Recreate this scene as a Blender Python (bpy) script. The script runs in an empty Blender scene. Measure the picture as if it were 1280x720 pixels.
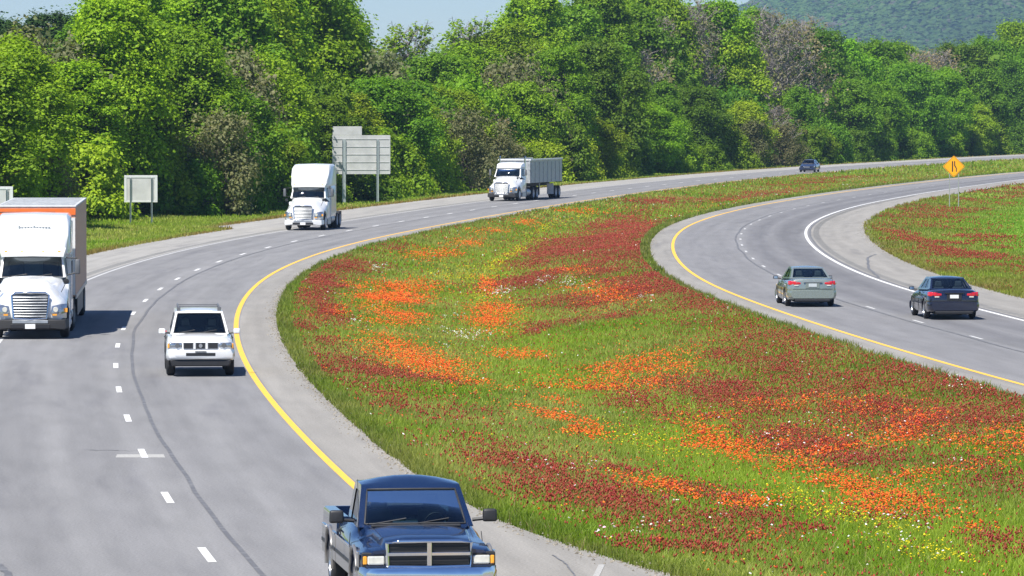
import bpy, bmesh, math, random
import numpy as np
from mathutils import Vector, Matrix

rnd = random.Random(7)
rng = np.random.default_rng(11)
scene = bpy.context.scene
COL = scene.collection

# ---------------------------------------------------------------- camera model (authoring helper)
CAM_H = 7.3
FPX = 6300.0
PITCH = math.atan(225 / FPX)

def ray(px, py):
    """direction of the sight line through a point of the photograph"""
    a = math.atan((py - 360) / FPX) + PITCH           # downwards
    dx = (px - 640) / FPX / math.cos(math.atan((py - 360) / FPX))
    c = math.cos(a)
    return np.array([dx, c, -math.sin(a)])

def smooth_curve(knots, sig=14.0):
    ys = np.arange(-200, 1400, 2.0)
    k = np.array(knots)
    x = np.interp(ys, k[:, 0], k[:, 1])
    s0 = (k[1, 1] - k[0, 1]) / (k[1, 0] - k[0, 0]); s1 = (k[-1, 1] - k[-2, 1]) / (k[-1, 0] - k[-2, 0])
    x = np.where(ys < k[0, 0], k[0, 1] + (ys - k[0, 0]) * s0, x)
    x = np.where(ys > k[-1, 0], k[-1, 1] + (ys - k[-1, 0]) * s1, x)
    r = np.arange(-60, 62, 2.0); w = np.exp(-(r / sig) ** 2 / 2); w /= w.sum()
    xp = np.pad(x, 30, mode='edge')
    xs = np.convolve(xp, w, mode='valid')[:len(ys)]
    return ys, xs

LY = smooth_curve([(50, 3.4), (75, -0.5), (96.8, -3.1), (121, -5.65), (144, -7.75), (168, -9.35), (190, -10.3),
                   (212, -10.75), (228, -10.65), (246, -10.15), (266, -9.1), (284, -7.7), (326, -3.3),
                   (374, 2.5), (426, 9.6), (489, 19.4), (547, 30), (600, 41), (640, 50.5), (750, 79), (900, 124)])
RY = smooth_curve([(50, 25.5), (100, 17.2), (132, 13.4), (156, 11.3), (177, 9.8), (204, 8.2), (222, 7.8), (246, 7.9),
                   (270, 8.5), (297, 9.7), (322, 11.6), (351, 14.8), (380, 18.7), (426, 26.5), (465, 34),
                   (511, 43.6), (560, 55), (640, 76), (750, 107), (900, 152)])
def lx(y): return np.interp(y, LY[0], LY[1])
def rx(y): return np.interp(y, RY[0], RY[1])
def l_in(y):    # inner shoulder of the left carriageway, wider towards the bridge
    return np.interp(y, [66, 72, 78, 83, 89, 99, 108], [5.0, 4.1, 3.15, 2.35, 1.75, 1.36, 1.30])
def slope(fn, y): return float((fn(y + 3) - fn(y - 3)) / 6)

def l_out(y):   # paved width beyond the yellow line, left carriageway, to the outer edge
    return np.interp(y, [0, 304, 309, 420, 520, 700], [11.2, 11.2, 13.2, 12.6, 12.0, 11.5])
def r_out(y):
    return np.interp(y, [0, 200, 300, 420, 600], [10.6, 10.6, 10.9, 10.4, 10.2])

def noise2(x, y, sc, seed=0):
    """cheap smooth value noise"""
    x = np.asarray(x, float) / sc + seed * 17.13; y = np.asarray(y, float) / sc + seed * 7.7
    xi = np.floor(x); yi = np.floor(y); fx = x - xi; fy = y - yi
    fx = fx * fx * (3 - 2 * fx); fy = fy * fy * (3 - 2 * fy)
    def h(a, b):
        v = np.sin(a * 127.1 + b * 311.7 + seed * 3.3) * 43758.5453
        return v - np.floor(v)
    return (h(xi, yi) * (1 - fx) + h(xi + 1, yi) * fx) * (1 - fy) + (h(xi, yi + 1) * (1 - fx) + h(xi + 1, yi + 1) * fx) * fy

def height(x, y):
    x = np.asarray(x, float); y = np.asarray(y, float)
    l, r = lx(y), rx(y)
    li, ri = l + l_in(y) - .04, r - 1.15
    t = np.clip((x - li) / np.maximum(ri - li, 1), 0, 1)
    dep = np.interp(y, [0, 320, 480, 800], [0.85, 0.8, 0.45, 0.3])
    med = -0.04 - dep * np.sin(np.pi * t) ** 1.4
    dl = (l - l_out(y)) - x
    lef = -0.04 - 0.35 * np.clip(dl / 4, 0, 1) + 0.7 * np.clip((dl - 7) / 20, 0, 1)
    dr = x - (r + r_out(y))
    rig = -0.04 - 0.3 * np.clip(dr / 5, 0, 1) + 0.5 * np.clip((dr - 8) / 30, 0, 1)
    road = (-0.10)
    z = np.where((x > li) & (x < ri), med, road)
    z = np.where(dl > 0, lef, z)
    z = np.where(dr > 0, rig, z)
    off = ((x > li) & (x < ri)) | (dl > 0) | (dr > 0)
    z = z + np.where(off, (noise2(x, y, 6, 3) - 0.5) * 0.14 * np.clip(np.minimum(np.abs(x - li), np.abs(x - ri)) / 2, 0, 1), 0)
    return z

def at(px, py, z=None):
    """point of the ground (or of height z) seen at a point of the photograph"""
    d = ray(px, py)
    zz = 0.0 if z is None else z
    for _ in range(12):
        t = (CAM_H - zz) / -d[2]
        p = d * t
        if z is not None: break
        zz = 0.5 * zz + 0.5 * float(height(p[0], p[1]))
    return Vector((p[0], p[1], zz))

def proj(x, y, z):
    a = math.atan2(CAM_H - z, y) - PITCH
    dep = math.hypot(CAM_H - z, y) * math.cos(a)
    return 640 + FPX * x / dep, 360 + FPX * math.tan(a)

# ---------------------------------------------------------------- object helpers
def link(o, parent=None):
    COL.objects.link(o)
    if parent is not None: o.parent = parent
    return o

def tag(o, label=None, cat=None, group=None, kind=None):
    if label: o['label'] = label
    if cat: o['category'] = cat
    if group: o['group'] = group
    if kind: o['kind'] = kind
    return o

def empty(name, loc=(0, 0, 0), rz=0.0, parent=None):
    o = bpy.data.objects.new(name, None); o.empty_display_size = 0.3
    o.location = loc; o.rotation_euler = (0, 0, rz)
    return link(o, parent)

class MB:
    """collects faces, builds ONE mesh object"""
    def __init__(s): s.v = []; s.f = []; s.m = []
    def add(s, vs, fs, mi=0):
        n = len(s.v); s.v += [tuple(p) for p in vs]
        for f in fs: s.f.append(tuple(i + n for i in f)); s.m.append(mi)
        return s
    def box(s, x0, x1, y0, y1, z0, z1, mi=0, top=None, rot=None, org=None):
        """top=(tx,ty) scales the top face about its centre"""
        cx, cy = (x0 + x1) / 2, (y0 + y1) / 2
        tx, ty = top if top else (1, 1)
        vs = [(x0, y0, z0), (x1, y0, z0), (x1, y1, z0), (x0, y1, z0)]
        vs += [(cx + (x - cx) * tx, cy + (y - cy) * ty, z1) for x, y, _ in vs[:4]]
        if rot is not None:
            o = Vector(org or (cx, cy, (z0 + z1) / 2))
            vs = [tuple(rot @ (Vector(p) - o) + o) for p in vs]
        return s.add(vs, [(0, 3, 2, 1), (4, 5, 6, 7), (0, 1, 5, 4), (1, 2, 6, 5), (2, 3, 7, 6), (3, 0, 4, 7)], mi)
    def tube(s, pts, rad, n=8, mi=0):
        pts = [Vector(p) for p in pts]
        if not hasattr(rad, '__len__'): rad = [rad] * len(pts)
        base = []
        for i, p in enumerate(pts):
            d = (pts[min(i + 1, len(pts) - 1)] - pts[max(i - 1, 0)]).normalized()
            u = d.cross(Vector((0, 0, 1)) if abs(d.z) < 0.9 else Vector((1, 0, 0))).normalized(); w = d.cross(u)
            base.append([p + (u * math.cos(2 * math.pi * k / n) + w * math.sin(2 * math.pi * k / n)) * rad[i] for k in range(n)])
        vs = [q for r in base for q in r]; fs = []
        for i in range(len(pts) - 1):
            for k in range(n):
                a = i * n + k; b = i * n + (k + 1) % n
                fs.append((a, b, b + n, a + n))
        fs.append(tuple(range(n))[::-1]); fs.append(tuple(range((len(pts) - 1) * n, len(pts) * n)))
        return s.add(vs, fs, mi)
    def lathe(s, prof, axis='x', c=(0, 0, 0), n=24, mi=0):
        """prof = [(along, radius)] closed into a ring surface"""
        vs = []; fs = []; m = len(prof)
        for k in range(n):
            a = 2 * math.pi * k / n
            for (u, r) in prof:
                if axis == 'x': vs.append((c[0] + u, c[1] + r * math.cos(a), c[2] + r * math.sin(a)))
                elif axis == 'y': vs.append((c[0] + r * math.cos(a), c[1] + u, c[2] + r * math.sin(a)))
                else: vs.append((c[0] + r * math.cos(a), c[1] + r * math.sin(a), c[2] + u))
        for k in range(n):
            for j in range(m - 1):
                a = k * m + j; b = ((k + 1) % n) * m + j
                fs.append((a, b, b + 1, a + 1))
        return s.add(vs, fs, mi)
    def patch(s, cs, bulge=(0, 0, 0), ur=(0, 1), vr=(0, 1), off=0.0, nu=8, nv=6, hole=None, mi=0, arch=0.0, us=None):
        """bilinear patch between corners cs=(c00,c10,c11,c01); bulge vector; hole=(u0,u1,v0,v1) left open"""
        us_in = us; c = [Vector(p) for p in cs]; B = Vector(bulge)
        nrm = (c[1] - c[0]).cross(c[3] - c[0]).normalized()
        us = [ur[0] + (ur[1] - ur[0]) * i / nu for i in range(nu + 1)]
        vs_ = [vr[0] + (vr[1] - vr[0]) * j / nv for j in range(nv + 1)]
        if hole:
            us = sorted(set([0, hole[0], hole[1], 1] + [hole[0] + (hole[1] - hole[0]) * i / 6 for i in range(7)]))
            vs_ = sorted(set([0, hole[2], hole[3], 1] + [hole[2] + (hole[3] - hole[2]) * i / 4 for i in range(5)]))
        if us_in: us = us_in
        P = []
        for v in vs_:
            for u in us:
                p = (c[0] * (1 - u) + c[1] * u) * (1 - v) + (c[3] * (1 - u) + c[2] * u) * v
                P.append(p + B * (4 * u * (1 - u)) * (4 * v * (1 - v) * (1 - arch) + arch) + nrm * off)
        fs = []; w = len(us)
        for j in range(len(vs_) - 1):
            for i in range(w - 1):
                if hole and hole[0] - 1e-6 <= us[i] and us[i + 1] <= hole[1] + 1e-6 and hole[2] - 1e-6 <= vs_[j] and vs_[j + 1] <= hole[3] + 1e-6: continue
                a = j * w + i; fs.append((a, a + 1, a + 1 + w, a + w))
        return s.add(P, fs, mi)
    def loft(s, secs, mi=0, cap=True):
        """secs = list of (y, [(x,z)...half profile bottom centre -> top centre])"""
        m = len(secs[0][1]); ring = 2 * m - 2; vs = []; fs = []
        for y, pr in secs:
            for x, z in pr: vs.append((x, y, z))
            for x, z in pr[-2:0:-1]: vs.append((-x, y, z))
        for i in range(len(secs) - 1):
            for k in range(ring):
                a = i * ring + k; b = i * ring + (k + 1) % ring
                fs.append((a, a + ring, b + ring, b))
        if cap:
            fs.append(tuple(range(ring)))
            fs.append(tuple(range((len(secs) - 1) * ring, len(secs) * ring))[::-1])
        return s.add(vs, fs, mi)
    def build(s, name, mats, parent=None, smooth=None, bevel=0.0, bseg=2, weld=False, cut=None, sub=0, solid=0.0):
        me = bpy.data.meshes.new(name)
        me.from_pydata(s.v, [], s.f)
        if not isinstance(mats, (list, tuple)): mats = [mats]
        for m in mats: me.materials.append(m)
        for p, mi in zip(me.polygons, s.m): p.material_index = mi
        o = bpy.data.objects.new(name, me)
        bm = bmesh.new(); bm.from_mesh(me)
        if weld: bmesh.ops.remove_doubles(bm, verts=bm.verts, dist=0.0015)
        bmesh.ops.recalc_face_normals(bm, faces=bm.faces)
        bm.to_mesh(me); bm.free()
        link(o, parent)
        if bevel or cut or sub or solid:
            if solid:
                md = o.modifiers.new('s', 'SOLIDIFY'); md.thickness = solid; md.offset = 0
            if sub:
                md = o.modifiers.new('u', 'SUBSURF'); md.levels = sub; md.render_levels = sub
            if bevel:
                md = o.modifiers.new('b', 'BEVEL'); md.width = bevel; md.segments = bseg; md.limit_method = 'ANGLE'; md.angle_limit = math.radians(32)
            cutters = []
            for cb in (cut or []):
                co = cb.build('cutter', mats[0]); cutters.append(co)
                md = o.modifiers.new('c', 'BOOLEAN'); md.operation = 'DIFFERENCE'; md.object = co; md.solver = 'EXACT'
            bpy.context.view_layer.update()
            dg = bpy.context.evaluated_depsgraph_get()
            me2 = bpy.data.meshes.new_from_object(o.evaluated_get(dg))
            o.modifiers.clear(); o.data = me2; me2.name = name
            bpy.data.meshes.remove(me)
            for co in cutters:
                m_ = co.data; bpy.data.objects.remove(co); bpy.data.meshes.remove(m_)
            me = me2
        if smooth:
            bm = bmesh.new(); bm.from_mesh(me)
            for f in bm.faces: f.smooth = True
            lim = math.radians(smooth)
            for e in bm.edges:
                if len(e.link_faces) == 2 and e.calc_face_angle(0) > lim: e.smooth = False
            bm.to_mesh(me); bm.free()
        return o

def np_mesh(name, V, F, mat, cols=None, parent=None, smooth=False):
    """fast mesh: V (n,3), F (m,k) all the same corner count; cols (m,3) one colour per face"""
    me = bpy.data.meshes.new(name)
    k = F.shape[1]
    me.vertices.add(len(V)); me.vertices.foreach_set('co', np.asarray(V, np.float32).ravel())
    me.loops.add(F.size); me.loops.foreach_set('vertex_index', F.astype(np.int32).ravel())
    me.polygons.add(len(F))
    me.polygons.foreach_set('loop_start', (np.arange(len(F)) * k).astype(np.int32))
    try: me.polygons.foreach_set('loop_total', np.full(len(F), k, np.int32))
    except Exception: pass
    me.polygons.foreach_set('use_smooth', np.full(len(F), smooth))
    me.update(calc_edges=True)
    if cols is not None:
        at_ = me.color_attributes.new('Col', 'FLOAT_COLOR', 'CORNER')
        c = np.ones((len(F), k, 4), np.float32); c[:, :, :3] = cols[:, None, :]
        at_.data.foreach_set('color', c.ravel())
    me.materials.append(mat)
    o = bpy.data.objects.new(name, me)
    return link(o, parent)

# ---------------------------------------------------------------- materials
def newmat(name):
    m = bpy.data.materials.new(name); m.use_nodes = True
    nt = m.node_tree; b = nt.nodes['Principled BSDF']
    return m, nt, b
def nd(nt, t, **kw):
    n = nt.nodes.new(t)
    for k, v in kw.items(): setattr(n, k, v)
    return n
def plain(name, col, rough=0.5, metal=0.0, coat=0.0, emit=None, spec=0.5, var=0.12, vs=6.0):
    """principled with a little procedural wear in its colour and gloss"""
    m, nt, b = newmat(name)
    tc = nd(nt, 'ShaderNodeTexCoord'); n = nd(nt, 'ShaderNodeTexNoise'); n.inputs['Scale'].default_value = vs; n.inputs['Detail'].default_value = 5
    nt.links.new(tc.outputs['Object'], n.inputs['Vector'])
    r = nd(nt, 'ShaderNodeMapRange'); r.inputs['From Min'].default_value = 0.3; r.inputs['From Max'].default_value = 0.7
    r.inputs['To Min'].default_value = 1 - var; r.inputs['To Max'].default_value = 1 + var * 0.4
    nt.links.new(n.outputs['Fac'], r.inputs['Value'])
    mx = nd(nt, 'ShaderNodeVectorMath', operation='SCALE'); mx.inputs[0].default_value = col[:3]
    nt.links.new(r.outputs[0], mx.inputs['Scale']); nt.links.new(mx.outputs[0], b.inputs['Base Color'])
    r2 = nd(nt, 'ShaderNodeMapRange'); r2.inputs['To Min'].default_value = max(0.02, rough * 0.75); r2.inputs['To Max'].default_value = min(1, rough * 1.3)
    nt.links.new(n.outputs['Fac'], r2.inputs['Value']); nt.links.new(r2.outputs[0], b.inputs['Roughness'])
    b.inputs['Metallic'].default_value = metal; b.inputs['Coat Weight'].default_value = coat
    b.inputs['Coat Roughness'].default_value = 0.06; b.inputs['Specular IOR Level'].default_value = spec
    return m
def glassmat(name, tint=(0.26, 0.33, 0.36), rough=0.03):
    m, nt, b = newmat(name); nt.nodes.remove(b)
    out = nt.nodes['Material Output']
    tr = nd(nt, 'ShaderNodeBsdfTransparent'); tr.inputs[0].default_value = (*tint, 1)
    gl = nd(nt, 'ShaderNodeBsdfGlossy'); gl.inputs['Roughness'].default_value = rough; gl.inputs['Color'].default_value = (0.9, 0.95, 1, 1)
    fr = nd(nt, 'ShaderNodeFresnel'); fr.inputs['IOR'].default_value = 1.38
    mp = nd(nt, 'ShaderNodeMapRange'); mp.inputs['To Min'].default_value = 0.03; mp.inputs['To Max'].default_value = 0.9
    mx = nd(nt, 'ShaderNodeMixShader')
    nt.links.new(fr.outputs[0], mp.inputs['Value']); nt.links.new(mp.outputs[0], mx.inputs['Fac'])
    nt.links.new(tr.outputs[0], mx.inputs[1]); nt.links.new(gl.outputs[0], mx.inputs[2]); nt.links.new(mx.outputs[0], out.inputs['Surface'])
    return m
def leafmat(name, trans=0.3, rough=0.6, objvar=True, gain=1.0):
    """colour from the face colours of the mesh, shifted a little from plant to plant; light comes through"""
    m, nt, b = newmat(name); out = nt.nodes['Material Output']
    ca = nd(nt, 'ShaderNodeVertexColor'); ca.layer_name = 'Col'
    src = ca.outputs['Color']
    if objvar:
        oi = nd(nt, 'ShaderNodeObjectInfo')
        hs = nd(nt, 'ShaderNodeHueSaturation')
        mr = nd(nt, 'ShaderNodeMapRange'); mr.inputs['To Min'].default_value = 0.485; mr.inputs['To Max'].default_value = 0.515
        mv = nd(nt, 'ShaderNodeMapRange'); mv.inputs['To Min'].default_value = 0.8; mv.inputs['To Max'].default_value = 1.25
        mu = nd(nt, 'ShaderNodeMath', operation='MULTIPLY'); mu.inputs[1].default_value = 7.31
        fr = nd(nt, 'ShaderNodeMath', operation='FRACT')
        nt.links.new(oi.outputs['Random'], mr.inputs['Value']); nt.links.new(oi.outputs['Random'], mu.inputs[0])
        nt.links.new(mu.outputs[0], fr.inputs[0]); nt.links.new(fr.outputs[0], mv.inputs['Value'])
        nt.links.new(mr.outputs[0], hs.inputs['Hue']); nt.links.new(mv.outputs[0], hs.inputs['Value'])
        nt.links.new(src, hs.inputs['Color'])
        mc = nd(nt, 'ShaderNodeMix', data_type='RGBA', blend_type='MULTIPLY'); mc.inputs['Factor'].default_value = 1.0
        nt.links.new(hs.outputs[0], mc.inputs['A']); nt.links.new(oi.outputs['Color'], mc.inputs['B'])
        src = mc.outputs['Result']
    df = nd(nt, 'ShaderNodeBsdfDiffuse'); tl = nd(nt, 'ShaderNodeBsdfTranslucent')
    nt.links.new(src, df.inputs['Color'])
    br = nd(nt, 'ShaderNodeMix', data_type='RGBA', blend_type='MULTIPLY'); br.inputs['Factor'].default_value = 1.0
    br.inputs['B'].default_value = (1.25, 1.3, 0.6, 1)
    nt.links.new(src, br.inputs['A']); nt.links.new(br.outputs['Result'], tl.inputs['Color'])
    mx = nd(nt, 'ShaderNodeMixShader'); mx.inputs['Fac'].default_value = trans
    nt.links.new(df.outputs[0], mx.inputs[1]); nt.links.new(tl.outputs[0], mx.inputs[2])
    gl = nd(nt, 'ShaderNodeBsdfGlossy'); gl.inputs['Roughness'].default_value = rough; gl.inputs['Color'].default_value = (0.9, 0.9, 0.9, 1)
    m2 = nd(nt, 'ShaderNodeMixShader'); m2.inputs['Fac'].default_value = 0.012
    nt.links.new(mx.outputs[0], m2.inputs[1]); nt.links.new(gl.outputs[0], m2.inputs[2])
    nt.links.new(m2.outputs[0], out.inputs['Surface'])
    nt.nodes.remove(b)
    return m
HAZE = 0.00008
EXPO = 0.85
# ================================================================ roads
def ramp2(nt, fac, a, b, p0=0.35, p1=0.65):
    r = nd(nt, 'ShaderNodeValToRGB'); r.color_ramp.elements[0].position = p0; r.color_ramp.elements[1].position = p1
    r.color_ramp.elements[0].color = (*a, 1); r.color_ramp.elements[1].color = (*b, 1)
    nt.links.new(fac, r.inputs['Fac']); return r.outputs['Color']
def mulc(nt, a, b, f=1.0):
    m = nd(nt, 'ShaderNodeMix', data_type='RGBA', blend_type='MULTIPLY'); m.inputs['Factor'].default_value = f
    nt.links.new(a, m.inputs['A']); nt.links.new(b, m.inputs['B']); return m.outputs['Result']
def road_mat(name, base, tracks=(), dark=0.84, streak=0.5):
    """worn paving: fine aggregate, patches, long streaks along the traffic, wheel tracks where tyres polish it"""
    m, nt, b = newmat(name)
    uv = nd(nt, 'ShaderNodeUVMap'); uv.uv_map = 'UVMap'
    tc = nd(nt, 'ShaderNodeTexCoord')
    def noise(vec, sc, det=4, mp=None):
        n = nd(nt, 'ShaderNodeTexNoise'); n.inputs['Scale'].default_value = sc; n.inputs['Detail'].default_value = det
        if mp:
            k = nd(nt, 'ShaderNodeMapping'); k.inputs['Scale'].default_value = mp
            nt.links.new(vec, k.inputs['Vector']); vec = k.outputs[0]
        nt.links.new(vec, n.inputs['Vector']); return n.outputs['Fac']
    c = ramp2(nt, noise(uv.outputs[0], 1.0, 4, (0.35, 0.012, 1)), [v * 0.93 for v in base], [v * 1.05 for v in base])
    c = mulc(nt, c, ramp2(nt, noise(uv.outputs[0], 1.0, 6, (2.2, 0.05, 1)), (0.9,) * 3, (1.05,) * 3), streak * 1.6 if streak < .6 else 1)
    c = mulc(nt, c, ramp2(nt, noise(uv.outputs[0], 1.0, 8, (1.6, 0.22, 1)), (0.91,) * 3, (1.05,) * 3, 0.3, 0.6))
    c = mulc(nt, c, ramp2(nt, noise(tc.outputs['Object'], 22, 3), (0.78,) * 3, (1.15,) * 3, 0.3, 0.7))
    # oil and tyre marks, blotchy
    c = mulc(nt, c, ramp2(nt, noise(uv.outputs[0], 1.0, 6, (0.9, 0.07, 1)), (0.84, 0.84, 0.86), (1,) * 3, 0.30, 0.42))
    if tracks:
        sx = nd(nt, 'ShaderNodeSeparateXYZ'); nt.links.new(uv.outputs[0], sx.inputs[0])
        tot = None
        for (u0, w, d) in tracks:
            s1 = nd(nt, 'ShaderNodeMath', operation='SUBTRACT'); s1.inputs[1].default_value = u0; nt.links.new(sx.outputs[0], s1.inputs[0])
            s2 = nd(nt, 'ShaderNodeMath', operation='DIVIDE'); s2.inputs[1].default_value = w; nt.links.new(s1.outputs[0], s2.inputs[0])
            s3 = nd(nt, 'ShaderNodeMath', operation='MULTIPLY'); nt.links.new(s2.outputs[0], s3.inputs[0]); nt.links.new(s2.outputs[0], s3.inputs[1])
            s4 = nd(nt, 'ShaderNodeMath', operation='SUBTRACT'); s4.inputs[0].default_value = 1; s4.use_clamp = True; nt.links.new(s3.outputs[0], s4.inputs[1])
            s5 = nd(nt, 'ShaderNodeMath', operation='MULTIPLY'); s5.inputs[1].default_value = d; nt.links.new(s4.outputs[0], s5.inputs[0])
            if tot is None: tot = s5.outputs[0]
            else:
                ad = nd(nt, 'ShaderNodeMath', operation='ADD'); nt.links.new(tot, ad.inputs[0]); nt.links.new(s5.outputs[0], ad.inputs[1]); tot = ad.outputs[0]
        mm = nd(nt, 'ShaderNodeMix', data_type='RGBA', blend_type='MULTIPLY'); mm.inputs['B'].default_value = (0.5, 0.5, 0.53, 1)
        nt.links.new(tot, mm.inputs['Factor']); nt.links.new(c, mm.inputs['A']); c = mm.outputs['Result']
    nt.links.new(c, b.inputs['Base Color'])
    b.inputs['Roughness'].default_value = 0.88; b.inputs['Specular IOR Level'].default_value = 0.35
    bp = nd(nt, 'ShaderNodeBump'); bp.inputs['Strength'].default_value = 0.25; bp.inputs['Distance'].default_value = 0.02
    nt.links.new(noise(tc.outputs['Object'], 30, 3), bp.inputs['Height']); nt.links.new(bp.outputs[0], b.inputs['Normal'])
    return m
def paint_mat(name, col, wear=0.5, sc=9.0):
    m, nt, b = newmat(name)
    tc = nd(nt, 'ShaderNodeTexCoord'); n = nd(nt, 'ShaderNodeTexNoise'); n.inputs['Scale'].default_value = sc; n.inputs['Detail'].default_value = 6
    nt.links.new(tc.outputs['Object'], n.inputs['Vector'])
    c = ramp2(nt, n.outputs['Fac'], [v * (1 - wear) + 0.2 * wear for v in col], col, 0.36, 0.52)
    nt.links.new(c, b.inputs['Base Color']); b.inputs['Roughness'].default_value = 0.7
    return m

M_ASPH_L = road_mat('worn_asphalt_west', (0.196, 0.194, 0.195), tracks=[(-1.0, .7, .16), (-2.7, .7, .16), (-4.7, .7, .2), (-6.4, .7, .2)])
M_ASPH_R = road_mat('worn_asphalt_east', (0.186, 0.184, 0.187), tracks=[(1.0, .7, .14), (2.7, .7, .14), (4.6, .9, .55), (6.3, 1.0, .55)])
M_SHO = road_mat('shoulder_paving', (0.238, 0.226, 0.206), streak=0.7)
M_SHO_D = road_mat('shoulder_paving_outer', (0.285, 0.275, 0.256), streak=0.7)
M_YEL = paint_mat('yellow_road_paint', (0.76, 0.42, 0.03), 0.35, 11.0)
M_WHT = paint_mat('white_road_paint', (0.66, 0.66, 0.65), 0.5, 12.0)
M_WHT2 = paint_mat('faded_white_road_paint', (0.50, 0.50, 0.49), 0.75, 14.0)
M_TAR = paint_mat('tar_seal', (0.10, 0.10, 0.105), 0.5, 3.0)
M_RUM = paint_mat('rumble_groove', (0.13, 0.13, 0.125), 0.3)

def strip(name, fn, o0, o1, y0, y1, z, mat, step=2.0, kind='structure', label=None, nu=1, wob=None, parent=None, thick=0.0):
    """ribbon following a carriageway between two offsets from its yellow line; UV = metres across, along"""
    ys = np.arange(y0, y1 + step * 0.5, step)
    sl = (fn(ys + 2) - fn(ys - 2)) / 4; ln = np.sqrt(1 + sl ** 2); nx, ny = 1 / ln, -sl / ln
    arc = np.concatenate([[0], np.cumsum(np.hypot(np.diff(ys), np.diff(fn(ys))))])
    f0 = o0(ys) if callable(o0) else np.full(len(ys), o0); f1 = o1(ys) if callable(o1) else np.full(len(ys), o1)
    if wob is not None: f0 = f0 + wob(ys); f1 = f1 + wob(ys)
    V = []; UV = []
    for k in range(nu + 1):
        o = f0 + (f1 - f0) * k / nu
        V.append(np.stack([fn(ys) + o * nx, ys + o * ny, np.full(len(ys), z)], 1)); UV.append(np.stack([o, arc], 1))
    n = len(ys); V = np.concatenate(V); UV = np.concatenate(UV)
    F = []
    for k in range(nu):
        i = np.arange(n - 1); a = k * n + i
        F.append(np.stack([a, a + n, a + n + 1, a + 1], 1))
    F = np.concatenate(F)
    o = np_mesh(name, V, F, mat, parent=parent)
    uvl = o.data.uv_layers.new(name='UVMap')
    uvl.data.foreach_set('uv', UV[F.ravel()].astype(np.float32).ravel())
    if kind: o['kind'] = kind
    if label: o['label'] = label
    return o

Y0, Y1 = 20, 960
strip('road', lx, -7.65, 0.13, Y0, Y1, 0.0, M_ASPH_L, nu=8)
strip('shoulder', lx, 0.13, lambda y: l_in(y) + 0.10 * noise2(y, 0, 5, 2) + .12 * noise2(y, 0, 1.1, 3), Y0, Y1, 0.0, M_SHO)
strip('shoulder', lx, lambda y: -l_out(y) - 0.15 * noise2(y, 0, 4, 4), -7.65, Y0, Y1, 0.0, M_SHO_D)
strip('road', rx, -0.13, 7.65, Y0, Y1, 0.0, M_ASPH_R, nu=8)
strip('shoulder', rx, lambda y: -1.2 - 0.10 * noise2(y, 0, 5, 8) - .10 * noise2(y, 0, 1.1, 13), -0.13, Y0, Y1, 0.0, M_SHO)
strip('shoulder', rx, 7.65, lambda y: r_out(y) + 0.15 * noise2(y, 0, 4, 9), Y0, Y1, 0.0, M_SHO)
# painted edge lines
strip('road_marking', lx, -0.08, 0.08, Y0, Y1, 0.005, M_YEL)
strip('road_marking', rx, -0.08, 0.08, Y0, Y1, 0.005, M_YEL)
strip('road_marking', lx, -7.49, -7.37, Y0, Y1, 0.005, M_WHT2)
strip('road_marking', rx, 7.34, 7.50, Y0, Y1, 0.005, M_WHT)
def multi(name, fn, segs, z, mat):
    V = []; F = []
    for (o0, o1, ya, yb) in segs:
        k = 3; ys = np.linspace(ya, yb, k + 1); sl = (fn(ys + 2) - fn(ys - 2)) / 4; ln = np.sqrt(1 + sl ** 2)
        n = len(V)
        for o in (o0, o1):
            for i in range(k + 1): V.append((fn(ys[i]) + o / ln[i], ys[i] - o * sl[i] / ln[i], z))
        for i in range(k): F.append((n + i, n + k + 1 + i, n + k + 2 + i, n + i + 1))
    o = np_mesh(name, np.array(V), np.array(F), mat); o['kind'] = 'structure'; return o
# lane dashes: 3 m paint, 12.1 m apart
multi('road_marking', lx, [(-3.79, -3.65, y, y + 2.7) for y in np.arange(81.4 - 48.4, 900, 12.07)], 0.006, M_WHT)
multi('road_marking', rx, [(3.63, 3.74, y, y + 2.4) for y in np.arange(38, 900, 12.07)], 0.006, M_WHT2)
# rumble grooves beside the white lines
multi('rumble_strip', lx, [(-8.25, -7.85, y, y + 0.45) for y in np.arange(150, 420, 1.15)], 0.004, M_RUM)
multi('rumble_strip', rx, [(7.85, 8.2, y, y + 0.45) for y in np.arange(100, 420, 1.15)], 0.004, M_RUM)
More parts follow.
